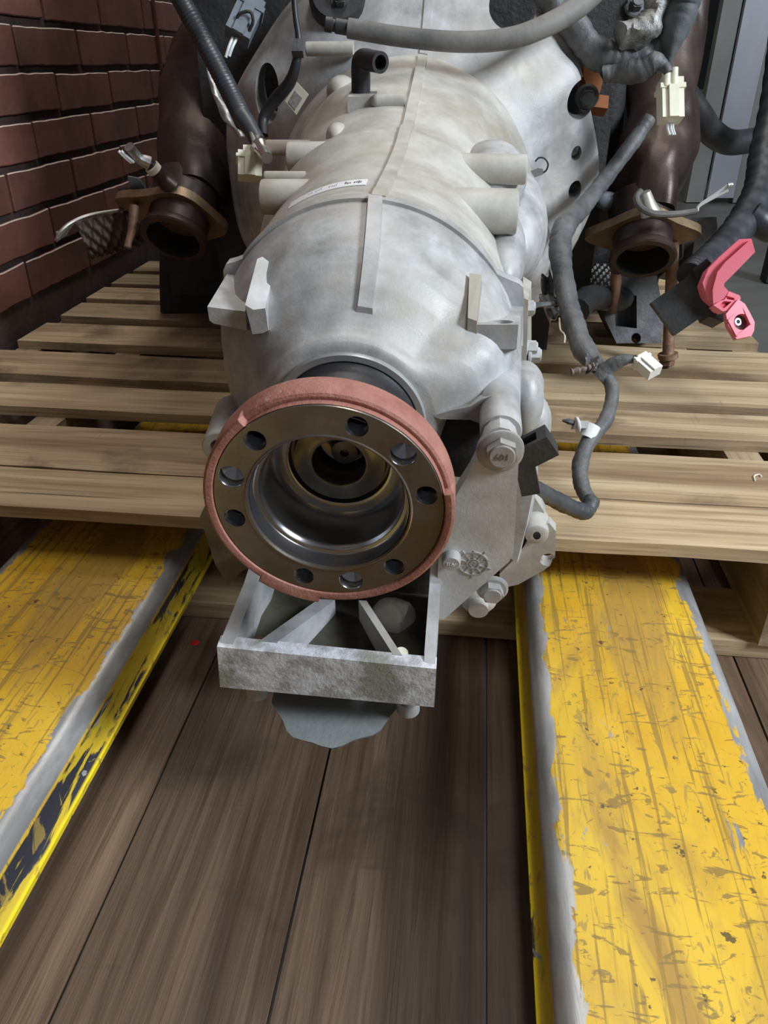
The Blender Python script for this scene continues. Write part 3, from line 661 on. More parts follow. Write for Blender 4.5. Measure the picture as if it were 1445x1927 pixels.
bm = B(); lathe(bm, Gp(1010, 1008, .108), GA, [(0, .0075), (.001, .009), (.02, .011)], 24, k=K); o = obj('side_boss', bm, ALD, tr); bm = B(); cyl(bm, Gp(1010, 1008, .10), Gp(1010, 1008, .12), .003*K); cut(o, bm, tr)
bm = B(); pprism(bm, [(985, 945), (1005, 935), (1022, 960), (1030, 985), (1005, 1000), (985, 1000)], .125, .15); obj('side_casting', bm, ALD, tr, bevel=.004)
for x, y in ((993, 580), (998, 655), (1005, 668)):
    hexbolt('cover_bolt', Gp(x, y, .24)-GR*.005, GR, .0065*K, .008*K, ALU, tr, washer=.0085*K)
bm = B(); gloft(bm, ([(984, 560), (994, 565), (990, 700), (980, 720)], .23), ([(984, 520), (1000, 530), (1000, 660), (984, 690)], .33)); obj('side_casting', bm, ALD, tr, bevel=.002)
# black plug sockets beside the bracket
bm = B(); a = (Gp(1011, 836, .08)-Gp(980, 852, .08)); ax = a.normalized(); c = Gp(996, 849, .085)
box(bm, c, ax*.017*K, GA*.008*K, ax.cross(GA).normalized()*.0085*K); pg = obj('plug_socket', bm, BPL, tr, bevel=.0012); bm = B(); box(bm, c-ax.cross(GA).normalized()*(-.006)*K, ax*.010*K, GA*.0045*K, ax.cross(GA).normalized()*.006*K); cut(pg, bm, tr)
bm = B(); ax = (Gp(995, 905, .085)-Gp(986, 862, .085)).normalized(); c = Gp(990, 884, .085); sd = ax.cross(GA).normalized()
box(bm, c, ax*.017*K, GA*.007*K, sd*.0065*K); pg = obj('plug_socket', bm, BPL, tr, bevel=.001); bm = B(); box(bm, c+ax*.016*K, ax*.006*K, GA*.004*K, sd*.004*K); cut(pg, bm, tr)

# ================================================================== ENGINE BEHIND THE GEARBOX
def px(d, n): return n/F_PX*d                                       # n pixels of the photograph at distance d, in metres
def dpath(*pts): return [D(x, y, d) for x, y, d in pts]
def slab(bm, pts, d, th): loft(bm, [[D(x, y, d) for x, y in pts], [D(x, y, d)+CF*th for x, y in pts]])   # flat piece of real thickness
en = thing('engine', 'dark engine block bolted to the back of the gearbox, wedged between both exhausts', 'engine', (.06, 1.3, .14))
def ebox(name, x0, x1, y0, y1, z0, z1, m=IRN, bev=.012, n=0, amp=.006):
    bm = B(); box(bm, ((x0+x1)/2, (y0+y1)/2, (z0+z1)/2), ((x1-x0)/2, 0, 0), (0, (y1-y0)/2, 0), (0, 0, (z1-z0)/2))
    if n: bmesh.ops.subdivide_edges(bm, edges=bm.edges[:], cuts=n, use_grid_fill=True); jitter(bm, amp, 9)
    return obj(name, bm, m, en, 30, bevel=0 if n else bev)
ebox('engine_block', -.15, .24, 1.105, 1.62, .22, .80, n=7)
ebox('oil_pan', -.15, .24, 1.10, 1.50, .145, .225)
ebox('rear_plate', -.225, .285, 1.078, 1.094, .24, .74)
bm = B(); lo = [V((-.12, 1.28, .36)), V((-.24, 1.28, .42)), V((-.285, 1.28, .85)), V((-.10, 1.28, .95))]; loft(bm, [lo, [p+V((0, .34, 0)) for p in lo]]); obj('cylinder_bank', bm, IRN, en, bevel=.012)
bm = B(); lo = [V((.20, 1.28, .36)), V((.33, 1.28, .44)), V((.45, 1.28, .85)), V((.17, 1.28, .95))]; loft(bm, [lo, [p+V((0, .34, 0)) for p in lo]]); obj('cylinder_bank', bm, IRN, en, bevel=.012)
# feet that carry the engine on the pallet
bm = B(); lo = [D(x, y, 1.312) for x, y in ((300, 470), (392, 470), (420, 560), (418, 588), (302, 588), (300, 540))]; loft(bm, [lo, [p+V((0, .12, 0)) for p in lo]]); obj('engine_mount', bm, IRN, en, bevel=.006)
bm = B(); box(bm, (-.24, 1.30, .25), (.10, 0, 0), (0, .06, 0), (0, 0, .06)); obj('mount_arm', bm, IRN, en, bevel=.01)
bm = B(); lo = [D(x, y, 1.165) for x, y in ((1150, 520), (1236, 520), (1250, 600), (1244, 646), (1160, 646), (1138, 600))]; loft(bm, [lo, [p+V((0, .06, 0)) for p in lo]]); em = obj('engine_mount', bm, GRI, en, bevel=.006, label='grey engine mount with a square window and one bolt hole')
bm = B(); slab(bm, [(1183, 530), (1228, 530), (1226, 598), (1182, 594)], 1.10, .095); cut(em, bm, en)
bm = B(); c = D(1199, 627, 1.16); cyl(bm, c-V((0, .08, 0)), c+V((0, .12, -.02)), px(1.16, 9)); cut(em, bm, en)
bm = B(); box(bm, (.33, 1.30, .24), (.11, 0, 0), (0, .05, 0), (0, 0, .05)); obj('mount_arm', bm, IRN, en, bevel=.01)
bm = B(); slab(bm, [(1282, 410), (1348, 408), (1350, 428), (1342, 478), (1310, 490), (1284, 484)], 1.14, .10); hb = obj('hollow_bracket', bm, GRI, en, bevel=.004)
bm = B(); slab(bm, [(1326, 424), (1346, 420), (1338, 474), (1320, 480)], 1.08, .13); cut(hb, bm, en)
bm = B(); c = D(636, -6, .98); lathe(bm, c, -CF, [(-.04, px(.98, 44)), (0, px(.98, 46)), (.006, px(.98, 40)), (.006, px(.98, 22)), (.004, px(.98, 20))], 32); obj('rubber_mount', bm, RUB, tr)
hexbolt('mount_bolt', D(641, 6, .975), -CF, px(.98, 12), .010, GRI, tr, washer=px(.98, 17))
bm = B(); slab(bm, [(468, -20), (600, -20), (590, 30), (560, 62), (520, 80), (480, 72), (455, 30)], 1.09, .035); obj('lifting_bracket', bm, BPL, en, bevel=.006)
bm = B(); slab(bm, [(960, -20), (1240, -20), (1235, 30), (1180, 45), (1150, 90), (1100, 75), (1040, 30)], 1.09, .03); obj('rear_bracket', bm, IRN, en, bevel=.006)
hexbolt('bracket_bolt', D(1194, 14, 1.08), -CF, px(1.0, 12), .010, GRI, en, washer=px(1.05, 18))
for pts in ([(1098, 120), (1126, 122), (1138, 140), (1128, 176), (1108, 170), (1098, 146)], [(1112, 176), (1146, 180), (1144, 204), (1112, 200)]):
    bm = B(); slab(bm, pts, 1.05, .02); obj('painted_tab', bm, ORG, en, bevel=.002, label='orange painted tab')
bm = B(); ball(bm, D(1142, 378, 1.06), CR*px(1.06, 22), CF*.01, CU*px(1.06, 16)); obj('sensor_cap', bm, GYC, en)
bm = B(); tube(bm, dpath((1130, 100, 1.14), (1140, 160, 1.15), (1130, 300, 1.16), (1110, 470, 1.18)), px(1.1, 34), 14, 6); obj('coolant_pipe', bm, IRN, en)
bm = B(); tube(bm, dpath((545, -10, 1.16), (530, 120, 1.15), (500, 260, 1.15), (480, 420, 1.17)), px(1.08, 34), 14, 6); obj('coolant_pipe', bm, IRN, en)
bm = B(); tube(bm, dpath((1085, 585, .95), (1110, 560, 1.0), (1160, 565, 1.1), (1175, 560, 1.18)), px(1.05, 22), 12, 6); obj('lower_pipe', bm, IRN, en)

# ================================================================== CATALYTIC CONVERTERS
def ripple(a, f): return lambda i, m: 1+a*math.sin(f*i/m)+a*.5*math.sin(f*2.3*i/m+1)
def converter(label, body, rad, p_in, p_out, r, ear_dir, ears, seed):
    t = thing('catalytic_converter', label, 'exhaust', V(p_out))
    bm = B(); tube(bm, body, rad, 36, 12); 
    for v in bm.verts:                                            # hammered, folded shell
        n = mnoise.noise_vector(V((v.co.x*15, v.co.y*15, v.co.z*4))+V((seed, 0, 0))); v.co += n*.013
        n = mnoise.noise_vector(v.co*26+V((seed, 5, 0))); v.co += n*.003
    for v in bm.verts:
        q = mnoise.noise(V((v.co.x*34+seed, v.co.y*34, v.co.z*7))); v.co += CF*(-.006*abs(q)**.7)
    obj('shell', bm, HST, t, 60)
    ax = (V(p_out)-V(p_in)); L = ax.length; ax.normalize(); a, b = frame(ax)
    bm = B(); lathe(bm, p_in, ax, [(-.015, r*1.25), (0, r*1.2), (L*.45, r*1.08), (L*.8, r*1.04), (L*.86, r*1.16), (L*.97, r*1.2), (L, r*1.14), (L, r*.93)], 48, cap=(False, False))
    obj('outlet', bm, HST, t, 40)
    bm = B(); lathe(bm, p_in, ax, [(L, r*.93), (L*.5, r*.88), (L*.1, r*.86), (L*.1, 0)], 40, cap=(False, False)); obj('outlet_bore', bm, IRN, t, 40, label='black bore')  # inside of the outlet uses the dark iron material
    e = (V(ear_dir)-ax*V(ear_dir).dot(ax)).normalized(); f = ax.cross(e); c = V(p_in)+ax*(L*.42); n = 48; lo = []
    for k in range(n):
        q = 2*math.pi*k/n; cs, sn = math.cos(q), math.sin(q)
        lo.append(c + e*(cs*r*(1.32 + (ears[0] if cs > 0 else ears[1])*abs(cs)**6)) + f*(sn*r*1.32*(1-.25*abs(cs)**2)))
    bm = B(); loft(bm, [[p-ax*.006 for p in lo], [p+ax*.006 for p in lo]]); obj('flange_plate', bm, BRZ, t, 30, bevel=.002)
    return t, ax, e, c
catL, axL, eL, cL = converter('dark heat stained catalytic converter hanging beside the brick wall',
    dpath((470, -60, 1.24), (432, 60, 1.20), (402, 150, 1.17), (380, 240, 1.13), (368, 320, 1.09), (354, 372, 1.06)), [.040, .042, .056, .060, .055, .047, .040],
    D(350, 372, 1.06), D(326, 452, 1.01), .036, D(240, 385, 1.03)-D(340, 400, 1.04), (.95, .35), 2)
bm = B(); tube(bm, dpath((253, 388, 1.025), (249, 430, 1.01), (243, 452, 1.0), (240, 466, .995)), [px(1, 9), px(1, 8), px(1, 6), px(1, 7)], 12, 5); obj('stud', bm, RST, catL)
bm = B(); tube(bm, dpath((326, 352, 1.015), (306, 335, 1.01), (290, 318, 1.0), (278, 305, .995)), [px(1, 17), px(1, 15), px(1, 12), px(1, 10)], 16, 5); so = obj('oxygen_sensor', bm, HST, catL)
bm = B(); cyl(bm, D(292, 321, .998), D(285, 313, .995), px(1, 13)); obj('sensor_collar', bm, CRM, so)
bm = B(); tube(bm, dpath((280, 307, .995), (262, 298, .99), (250, 285, .985), (243, 276, .98)), [px(1, 12), px(1, 9), px(1, 8), px(1, 9)], 10, 5); obj('sensor_sheath', bm, FOI, so)
for dx in (0, 5):
    bm = B(); tube(bm, dpath((252-dx, 306, .985), (240-dx, 296, .982), (228-dx, 284, .98)), px(1, 2.6), 8, 4); obj('wire', bm, WHT, so)
def patch(bm, c4, d4, nu, nv, th, f):
    """bent sheet between four sighted corners; f(u,v) lifts it"""
    P4 = [D(x, y, d) for (x, y), d in zip(c4, d4)]; nrm = (P4[1]-P4[0]).cross(P4[3]-P4[0]).normalized(); nrm = nrm if nrm.dot(CAM-P4[0]) > 0 else -nrm
    g = lambda u, v, o: (P4[0]*(1-u)+P4[1]*u)*(1-v)+(P4[3]*(1-u)+P4[2]*u)*v + nrm*(f(u, v)+o)
    rows = [[bm.verts.new(g(i/nu, j/nv, o)) for i in range(nu+1)] for o in (0, -th) for j in range(nv+1)]
    for k, sgn in ((0, 1), (nv+1, -1)):
        for j in range(nv):
            for i in range(nu):
                q = (rows[k+j][i], rows[k+j][i+1], rows[k+j+1][i+1], rows[k+j+1][i]); bm.faces.new(q[::sgn])
    for j in range(nv):
        for i in (0, nu): bm.faces.new((rows[j][i], rows[j+1][i], rows[nv+2+j][i], rows[nv+1+j][i]))
    for i in range(nu):
        for j in (0, nv): bm.faces.new((rows[j][i], rows[j][i+1], rows[nv+1+j][i+1], rows[nv+1+j][i]))
dim = lambda nu, nv, a: (lambda u, v: a*math.sin(nu*math.pi*u)*math.sin(nv*math.pi*v))
bm = B(); patch(bm, [(140, 418), (250, 392), (262, 462), (168, 488)], [1.02, 1.06, 1.10, 1.05], 66, 42, .0012, lambda u, v: .0035*math.sin(11*math.pi*u)*math.sin(7*math.pi*v)+.022*math.sin(math.pi*v)); sh = obj('heat_shield', bm, SHD, catL, 60, label='dimpled brown heat shield')
bm = B(); tube(bm, dpath((104, 452, 1.0), (112, 438, 1.0), (132, 420, 1.01), (170, 404, 1.03), (232, 394, 1.05)), [.001, .0022, .0022, .002, .0016], 8, 6); patch(bm, [(106, 436), (140, 420), (128, 446), (104, 454)], [1.0, 1.015, 1.015, 1.0], 6, 6, .0015, lambda u, v: .004*math.sin(3*u+2*v)); obj('shield_lip', bm, SHL, sh)
bm = B(); patch(bm, [(222, 356), (246, 352), (236, 392), (224, 402)], [1.05, 1.05, 1.04, 1.04], 6, 6, .0015, lambda u, v: .003*math.sin(4*u)); obj('shield_tab', bm, SHD, catL)
bm = B(); patch(bm, [(240, 332), (262, 336), (286, 364), (252, 366)], [1.04, 1.04, 1.05, 1.05], 6, 6, .002, lambda u, v: .004*math.sin(3*v)); obj('shield_tab', bm, GRI, catL)

catR, axR, eR, cR = converter('brown heat stained catalytic converter on the open warehouse side',
    dpath((1285, -60, 1.23), (1266, 60, 1.20), (1250, 160, 1.17), (1240, 250, 1.12), (1224, 330, 1.08), (1208, 408, 1.05)), [.036, .036, .043, .047, .049, .047, .041],
    D(1208, 402, 1.05), D(1209, 490, 1.0), .0345, D(1290, 428, 1.03)-D(1208, 430, 1.04), (.75, .75), 9)
bm = B(); tube(bm, dpath((1266, 452, 1.03), (1264, 520, 1.045), (1260, 600, 1.06), (1257, 668, 1.075)), px(1.05, 11), 12, 4); cyl(bm, D(1257, 665, 1.074), D(1257, 674, 1.077), px(1.07, 18)); obj('stud', bm, RST, catR, label='long rusty stud reaching down to the pallet')
hexbolt('nut', D(1257, 668, 1.0765), (0, -.1, -1), px(1.07, 14), .011, RST, catR, washer=px(1.07, 19))
bm = B(); tube(bm, dpath((1160, 512, 1.03), (1158, 545, 1.035), (1152, 590, 1.04)), [px(1, 11), px(1, 10), px(1, 7)], 12, 4); obj('stud', bm, RST, catR)
bm = B(); tube(bm, dpath((1224, 402, .99), (1218, 385, .99), (1212, 362, .99)), [px(1, 17), px(1, 14), px(1, 11)], 16, 5); so = obj('oxygen_sensor', bm, mat('sensor_steel', (.45, .42, .36), (.65, .63, .58), .4, .5, (30, 30, 30), 4), catR)
bm = B(); tube(bm, dpath((1206, 358, .985), (1197, 372, .98), (1205, 390, .975), (1230, 402, .97), (1270, 403, .97), (1312, 397, .97)), [px(1, 5), px(1, 6), px(1, 6), px(1, 5)], 10, 6); obj('sensor_lead', bm, DHO, so)
for dy in (0, 5):
    bm = B(); tube(bm, dpath((1312, 397, .97), (1316, 386+dy*.3, .97), (1345, 366+dy, .965), (1370, 348+dy*2, .96)), px(1, 2.4), 8, 5); obj('wire', bm, WHT, so)
bm = B(); cyl(bm, D(1369, 349, .96), D(1378, 348, .96), px(1, 4)); obj('wire_end', bm, FOI, so)
bm = B(); patch(bm, [(1076, 496), (1144, 496), (1146, 572), (1084, 574)], [1.14, 1.14, 1.10, 1.10], 60, 60, .0012, lambda u, v: .0038*math.sin(10*math.pi*u)*math.sin(10*math.pi*v)+.02*math.sin(2*v)); obj('heat_shield', bm, mat('grey_shield', (.14, .135, .125), (.26, .25, .235), .4, .7, (20, 20, 20), 5), catR, 60, label='dimpled grey heat shield')

# ================================================================== HARNESSES, HOSES AND PLUGS
def twist(a, f): return lambda i, m: 1+a*math.sin(f*i)
wrap = lambda i, m: 1+.09*((i*.29) % 1)+.04*math.sin(i*.53+1)
hr = thing('wiring_harness', 'grey tape wrapped wiring harness looping over the right side of the pallet', 'wiring harness', D(1105, 960, .63))
pts = dpath((1222, 222, 1.0), (1195, 262, .99), (1140, 335, .96), (1098, 388, .90), (1062, 428, .85), (1054, 470, .82), (1064, 545, .78), (1080, 610, .745), (1100, 660, .715), (1135, 702, .69), (1152, 735, .68), (1140, 790, .665), (1108, 830, .65), (1092, 875, .64), (1095, 915, .63), (1112, 948, .618))
bm = B(); tube(bm, pts, [px(1, 11), px(1, 12), px(.95, 13), px(.9, 15), px(.85, 19), px(.8, 20), px(.75, 19), px(.72, 20), px(.7, 21), px(.68, 12.5), px(.68, 12), px(.66, 13), px(.65, 14), px(.64, 15), px(.63, 14), px(.62, 14)], 14, 12, mod=wrap); obj('trunk', bm, TAP, hr, 50)
bm = B(); tube(bm, dpath((1114, 940, .618), (1102, 962, .612), (1075, 955, .60), (1035, 935, .58), (1000, 918, .555), (965, 905, .535)), px(.58, 16), 14, 10, mod=wrap); obj('trunk', bm, mat('dark_tape', (.03, .034, .04), (.075, .08, .085), .45, 0, (30, 30, 30), 6, bump=.35, bscale=(90, 90, 90)), hr, 50)
bm = B(); tube(bm, dpath((1128, 712, .69), (1148, 690, .685), (1175, 677, .68), (1198, 676, .68)), [px(.69, 18), px(.69, 14), px(.68, 10), px(.68, 7)], 12, 8, mod=wrap); obj('branch', bm, TAP, hr, 50)
# white plug at the end of the branch
def plug(name, c, ax, up, L, W, T, m, par, label=None):
    ax, up = V(ax).normalized(), V(up); sd = ax.cross(up).normalized(); up = sd.cross(ax); bm = B()
    box(bm, c, ax*L*.5, sd*W*.5, up*T*.5); o = obj(name, bm, m, par, 30, bevel=min(W, T)*.09, label=label)
    bm = B(); box(bm, V(c)+ax*L*.12+up*T*.55, ax*L*.40, sd*W*.22, up*T*.12); obj('latch', bm, m, o, 30, bevel=T*.04)
    bm = B(); box(bm, V(c)-ax*L*.28, ax*L*.06, sd*W*.58, up*T*.56); obj('plug_rim', bm, m, o, 30, bevel=T*.04)
    return o
c = D(1217, 688, .675); ax = D(1236, 706, .668)-D(1200, 674, .68); pl_ = plug('plug', c, ax, -CF+CU*.6, px(.675, 46), px(.675, 30), px(.675, 22), mat('white_plug', (.74, .74, .68), (.84, .84, .79), .4, 0, (30, 30, 30), 3), hr, 'white plastic plug')
for k, (x, y) in enumerate(((1199, 670), (1204, 677), (1196, 680))):
    bm = B(); tube(bm, dpath((1186, 676, .68), (1193, (676+y)/2-2, .677), (x, y, .674)), px(.68, 2.4), 8, 5); obj('wire', bm, WHT if k else DHO, pl_)
# white clip on the harness
bm = B(); lathe(bm, D(1109, 812, .65), D(1118, 800, .65)-D(1105, 826, .65), [(-.006, px(.65, 16)), (.006, px(.65, 16))], 20); cl = obj('cable_clip', bm, WHT, hr, label='white cable clip')
bm = B(); box(bm, D(1091, 800, .645), CR*px(.65, 13), CF*.005, (CU+CR*.2)*px(.65, 7)); obj('clip_body', bm, mat('grey_clip', (.40, .40, .38), None, .5), cl, bevel=.001)
bm = B(); lathe(bm, D(1082, 800, .643), CR+CU*.15, [(0, px(.65, 4)), (.001, px(.65, 15)), (.0022, px(.65, 16)), (.003, px(.65, 14))], 20); obj('clip_disc', bm, WHT, cl)
bm = B(); tube(bm, dpath((1082, 797, .643), (1070, 793, .64), (1058, 791, .64)), [px(.65, 5), px(.65, 6), px(.65, 2)], 8, 5); obj('clip_pin', bm, GRI, cl)
bm = B(); tube(bm, dpath((1118, 690, .69), (1100, 694, .69), (1075, 700, .69)), [px(.7, 8), px(.7, 5), px(.7, 6)], 10, 6, mod=twist(.25, 2.2)); obj('ribbed_tie', bm, mat('brown_tie', (.16, .12, .10), None, .6), hr)
bm = B(); patch(bm, [(1098, 668), (1124, 672), (1128, 702), (1102, 700)], [.692, .692, .687, .687], 8, 8, .001, lambda u, v: .004*math.sin(7*u+4*v)); obj('torn_tape', bm, TAP, hr)
bm = B(); patch(bm, [(1014, 560), (1058, 552), (1080, 592), (1032, 604)], [.80, .79, .78, .78], 14, 14, .001, lambda u, v: .006*math.sin(7*u+5*v)*math.sin(6*v+1)+.003*math.sin(17*u)); tt = obj('torn_tape', bm, FOI, hr, label='crumpled silver tape')
bm = B(); patch(bm, [(1018, 522), (1036, 512), (1050, 556), (1022, 566)], [.82, .82, .80, .80], 10, 10, .001, lambda u, v: .006*math.sin(8*u+3*v)); obj('torn_tape', bm, GRI, hr)
bm = B(); tube(bm, dpath((1052, 598, .78), (1054, 620, .775), (1062, 630, .77), (1062, 645, .77)), px(.78, 1.8), 6, 6); obj('frayed_string', bm, CRM, hr)
bm = B(); tube(bm, dpath((996, 590, .74), (1003, 576, .75), (1030, 572, .77), (1060, 570, .79)), [px(.75, 7), px(.75, 9), px(.75, 9), px(.78, 7)], 12, 6, flat=.5); obj('harness_bracket', bm, GRI, hr)

hu = thing('wiring_harness', 'dusty taped harness bunch with a boot and a cream plug at upper right', 'wiring harness', D(1200, 110, 1.0))
bm = B(); tube(bm, dpath((1020, -25, .99), (1060, 25, .99), (1105, 80, .985), (1150, 108, .985), (1205, 108, .98), (1262, 78, .98)), [px(.84, 22), px(.84, 24), px(.84, 27), px(.84, 29), px(.84, 29), px(.84, 26)], 16, 10, mod=wrap); jitter(bm, .004, 40); obj('trunk', bm, TAP, hu, 50)
bm = B(); tube(bm, dpath((1288, -30, .985), (1272, 30, .98), (1258, 80, .97), (1256, 118, .965)), [px(.86, 62), px(.86, 55), px(.86, 36), px(.88, 10)], 18, 8, mod=wrap, flat=.6); jitter(bm, .006, 22); obj('boot', bm, mat('blue_grey_cloth', (.05, .06, .065), (.12, .135, .14), .7, 0, (14, 14, 14), 7, bump=.4, bscale=(80, 80, 80)), hu, 50)
bm = B(); tube(bm, dpath((1246, -20, .975), (1232, 25, .97), (1206, 55, .965), (1166, 62, .965)), [px(.84, 22), px(.84, 20), px(.84, 25), px(.84, 20)], 16, 8, mod=wrap); jitter(bm, .007, 45); jitter(bm, .003, 120); obj('crumpled_wrap', bm, mat('dull_foil', (.16, .16, .155), (.42, .42, .41), .42, .6, (40, 40, 40), 6, bump=.8, bscale=(80, 80, 80)), hu, 40)
bm = B(); tube(bm, dpath((1134, 140, .97), (1165, 138, .965), (1205, 132, .955), (1232, 118, .95), (1250, 124, .945), (1258, 138, .94)), [px(1, 12), px(1, 14), px(1, 17), px(1, 14), px(1, 8), px(1, 6)], 14, 8, mod=wrap); jitter(bm, .002, 60); obj('branch', bm, TAP, hu, 50)
bm = B(); patch(bm, [(1126, 136), (1144, 130), (1150, 150), (1138, 158)], [.97, .965, .965, .97], 6, 6, .001, lambda u, v: .003*math.sin(9*u)); obj('torn_tape', bm, FOI, hu)
c = D(1261, 190, .94); pc = plug('plug', c, -CU+CR*.02, -CF, px(.94, 66), px(.94, 36), px(.94, 28), CRM, hu, 'cream plastic plug')
for x in (1253, 1267):
    bm = B(); cyl(bm, D(x, 163, .94), D(x+1, 128, .945), px(.94, 7)); obj('wire_sleeve', bm, CRM, pc)
for x in (1257, 1263, 1267):
    bm = B(); tube(bm, dpath((x, 220, .935), (x-1, 240, .932), (x+3, 254, .93)), px(.93, 2), 6, 5); obj('wire', bm, WHT, pc)

hl = thing('wiring_harness', 'black corrugated conduit and cream plug left of the gearbox case', 'wiring harness', D(468, 310, .8))
bm = B(); tube(bm, dpath((325, -30, .95), (360, 35, .94), (400, 110, .925), (436, 180, .90), (461, 232, .875)), px(.79, 17.5), 18, 40, mod=lambda i, m: 1+.07*math.sin(i*1.6)); obj('conduit', bm, CON, hl, 60, label='corrugated black conduit')
bm = B(); tube(bm, dpath((455, 220, .88), (470, 240, .865), (486, 268, .85)), [px(.87, 17), px(.87, 15), px(.87, 13), px(.87, 13)], 16, 8); obj('sleeve', bm, CON, hl)
bm = B(); lathe(bm, D(482, 262, .85), D(516, 320, .76)-D(482, 262, .85), [(0, px(.85, 8)), (.010, px(.85, 9)), (.022, px(.85, 12)), (.024, px(.85, 14)), (.028, px(.85, 14)), (.03, px(.85, 12)), (.05, px(.85, 11)), (.06, px(.85, 9))], 20); obj('metal_fitting', bm, mat('fitting_metal', (.62, .60, .58), None, .25, .95), hl)
c = D(470, 313, .83); pc = plug('plug', c, -CU, -CF+CR*.2, px(.8, 44), px(.8, 42), px(.8, 30), CRM, hl, 'cream plastic plug')
bm = B(); box(bm, D(472, 287, .835), CR*px(.8, 12), CF*.006, CU*px(.8, 9)); obj('plug_neck', bm, CRM, pc, bevel=.001)
bm = B(); tube(bm, dpath((474, 280, .81), (478, 268, .83), (470, 245, .86)), px(.82, 4), 8, 6); obj('wire', bm, FOI, hl)
bm = B(); tube(bm, dpath((386, 112, .955), (397, 150, .95), (414, 188, .94), (434, 226, .92), (456, 258, .90)), [px(.94, 3), px(.94, 6), px(.94, 12), px(.92, 12), px(.9, 5)], 12, 8, flat=.5); jitter(bm, .003, 60); obj('foil_sleeve', bm, FOI, hl, 40)

hp = thing('wire_connector', 'grey blue wire connector with white wire stubs hanging at upper left', 'connector', D(462, 38, .97))
ax = D(450, 62, .96)-D(476, 4, .98)
pc = plug('plug', D(461, 36, .97), ax, -CF+CR*.3, px(.97, 66), px(.97, 40), px(.97, 30), GYC, hp)
bm = B(); tube(bm, dpath((446, 50, .955), (449, 28, .953), (470, 22, .953), (476, 40, .953), (468, 60, .955)), px(.96, 2.6), 8, 6); obj('wire_bail', bm, IRN, hp)
bm = B(); tube(bm, dpath((474, 8, .98), (482, -15, .985), (490, -40, .99)), px(.98, 15), 12, 5, mod=wrap); obj('lead', bm, GYC, hp)
for a, b_ in (((438, 70), (425, 108)), ((445, 72), (431, 106)), ((412, 142), (403, 178)), ((416, 145), (408, 178))):
    bm = B(); tube(bm, [D(*a, .955), D((a[0]+b_[0])/2-1, (a[1]+b_[1])/2, .95), D(*b_, .948)], px(.95, 2.6), 8, 4); obj('wire', bm, WHT, hp)

hh = thing('rubber_hose', 'dusty grey rubber hose lying across the top of the bell housing', 'hose', D(870, 78, .9))
bm = B(); tube(bm, dpath((655, 53, .90), (760, 70, .895), (870, 79, .89), (960, 72, .89), (1030, 47, .90), (1085, 15, .92), (1130, -25, .94)), [px(.77, 17), px(.77, 17), px(.77, 18), px(.77, 19), px(.78, 20), px(.8, 20)], 20, 12); obj('hose', bm, DHO, hh)
bm = B(); d_ = D(616, 46, .90)-D(658, 53, .90); lathe(bm, D(658, 53, .90), d_, [(0, px(.9, 11)), (.014, px(.9, 11)), (.0145, px(.9, 9)), (.017, px(.9, 9)), (.0175, px(.9, 11)), (.024, px(.9, 11)), (.025, px(.9, 9))], 20); obj('hose_end', bm, RUB, hh, label='black hose end')

ht = thing('breather_hose', 'thin black hose running down the left flank of the bell housing', 'hose', D(505, 240, .9))
bm = B(); tube(bm, dpath((552, -20, .90), (556, 30, .895), (562, 75, .89), (558, 115, .885), (545, 155, .89), (516, 190, .90), (496, 222, .90), (496, 255, .89)), [px(.8, 5), px(.8, 5), px(.8, 6), px(.8, 8), px(.8, 11), px(.8, 12), px(.8, 10), px(.8, 9)], 14, 10); obj('hose', bm, RUB, ht)
bm = B(); box(bm, D(560, 91, .88), CR*px(.88, 9), CF*.006, CU*px(.88, 10)); obj('hose_clip', bm, GRI, ht, bevel=.001)

bc_ = thing('battery_cable', 'thick black cable ending in a black box with a pink lever', 'cable', D(1300, 560, .95))
bm = B(); tube(bm, dpath((1480, 60, 1.34), (1462, 190, 1.26), (1440, 290, 1.18), (1428, 360, 1.12), (1390, 430, 1.06), (1345, 480, 1.01), (1312, 508, .97), (1298, 520, .955)), [px(1.3, 27), px(1.2, 27), px(1.1, 28), px(1, 30), px(1, 27), px(1, 24)], 20, 14, mod=lambda i, m: 1+.03*math.sin(i*1.5)); obj('cable', bm, CON, bc_, 60)
bm = B(); tube(bm, dpath((1412, 405, 1.07), (1450, 430, 1.06), (1490, 425, 1.06)), px(1.06, 24), 14, 6, mod=wrap); obj('cable_branch', bm, CON, bc_)
u1 = D(1270, 631, .93)-D(1225, 569, .93); u2 = D(1322, 500, .93)-D(1225, 569, .93); nn = u1.cross(u2).normalized(); nn = nn if nn.dot(CF) > 0 else -nn
bm = B(); loft(bm, [[D(1225, 569, .93)+o, D(1225, 569, .93)+u1+o, D(1225, 569, .93)+u1+u2+o, D(1225, 569, .93)+u2+o] for o in (V(), nn*.035)]); obj('connector_box', bm, BPL, bc_, 30, bevel=.002, label='scuffed black connector box')
q = D(1225, 569, .93)+u2*.84; bm = B(); loft(bm, [[q-u1*.03+o, q+u1*1.02+o, q+u1*1.02+u2*.05+o, q-u1*.03+u2*.05+o] for o in (-nn*.003, nn*.037)]); obj('box_rib', bm, BPL, bc_, 30, bevel=.001)
bm = B(); slab(bm, [(1304, 506), (1330, 486), (1346, 504), (1350, 560), (1370, 600), (1360, 606), (1335, 596), (1318, 560)], .925, .03); obj('connector_end', bm, BPL, bc_, 30, bevel=.003)
lev = [(1342, 574), (1341, 545), (1350, 512), (1362, 497), (1414, 449), (1421, 474), (1384, 512), (1363, 533), (1362, 538), (1371, 548), (1364, 560), (1366, 576), (1362, 580)]
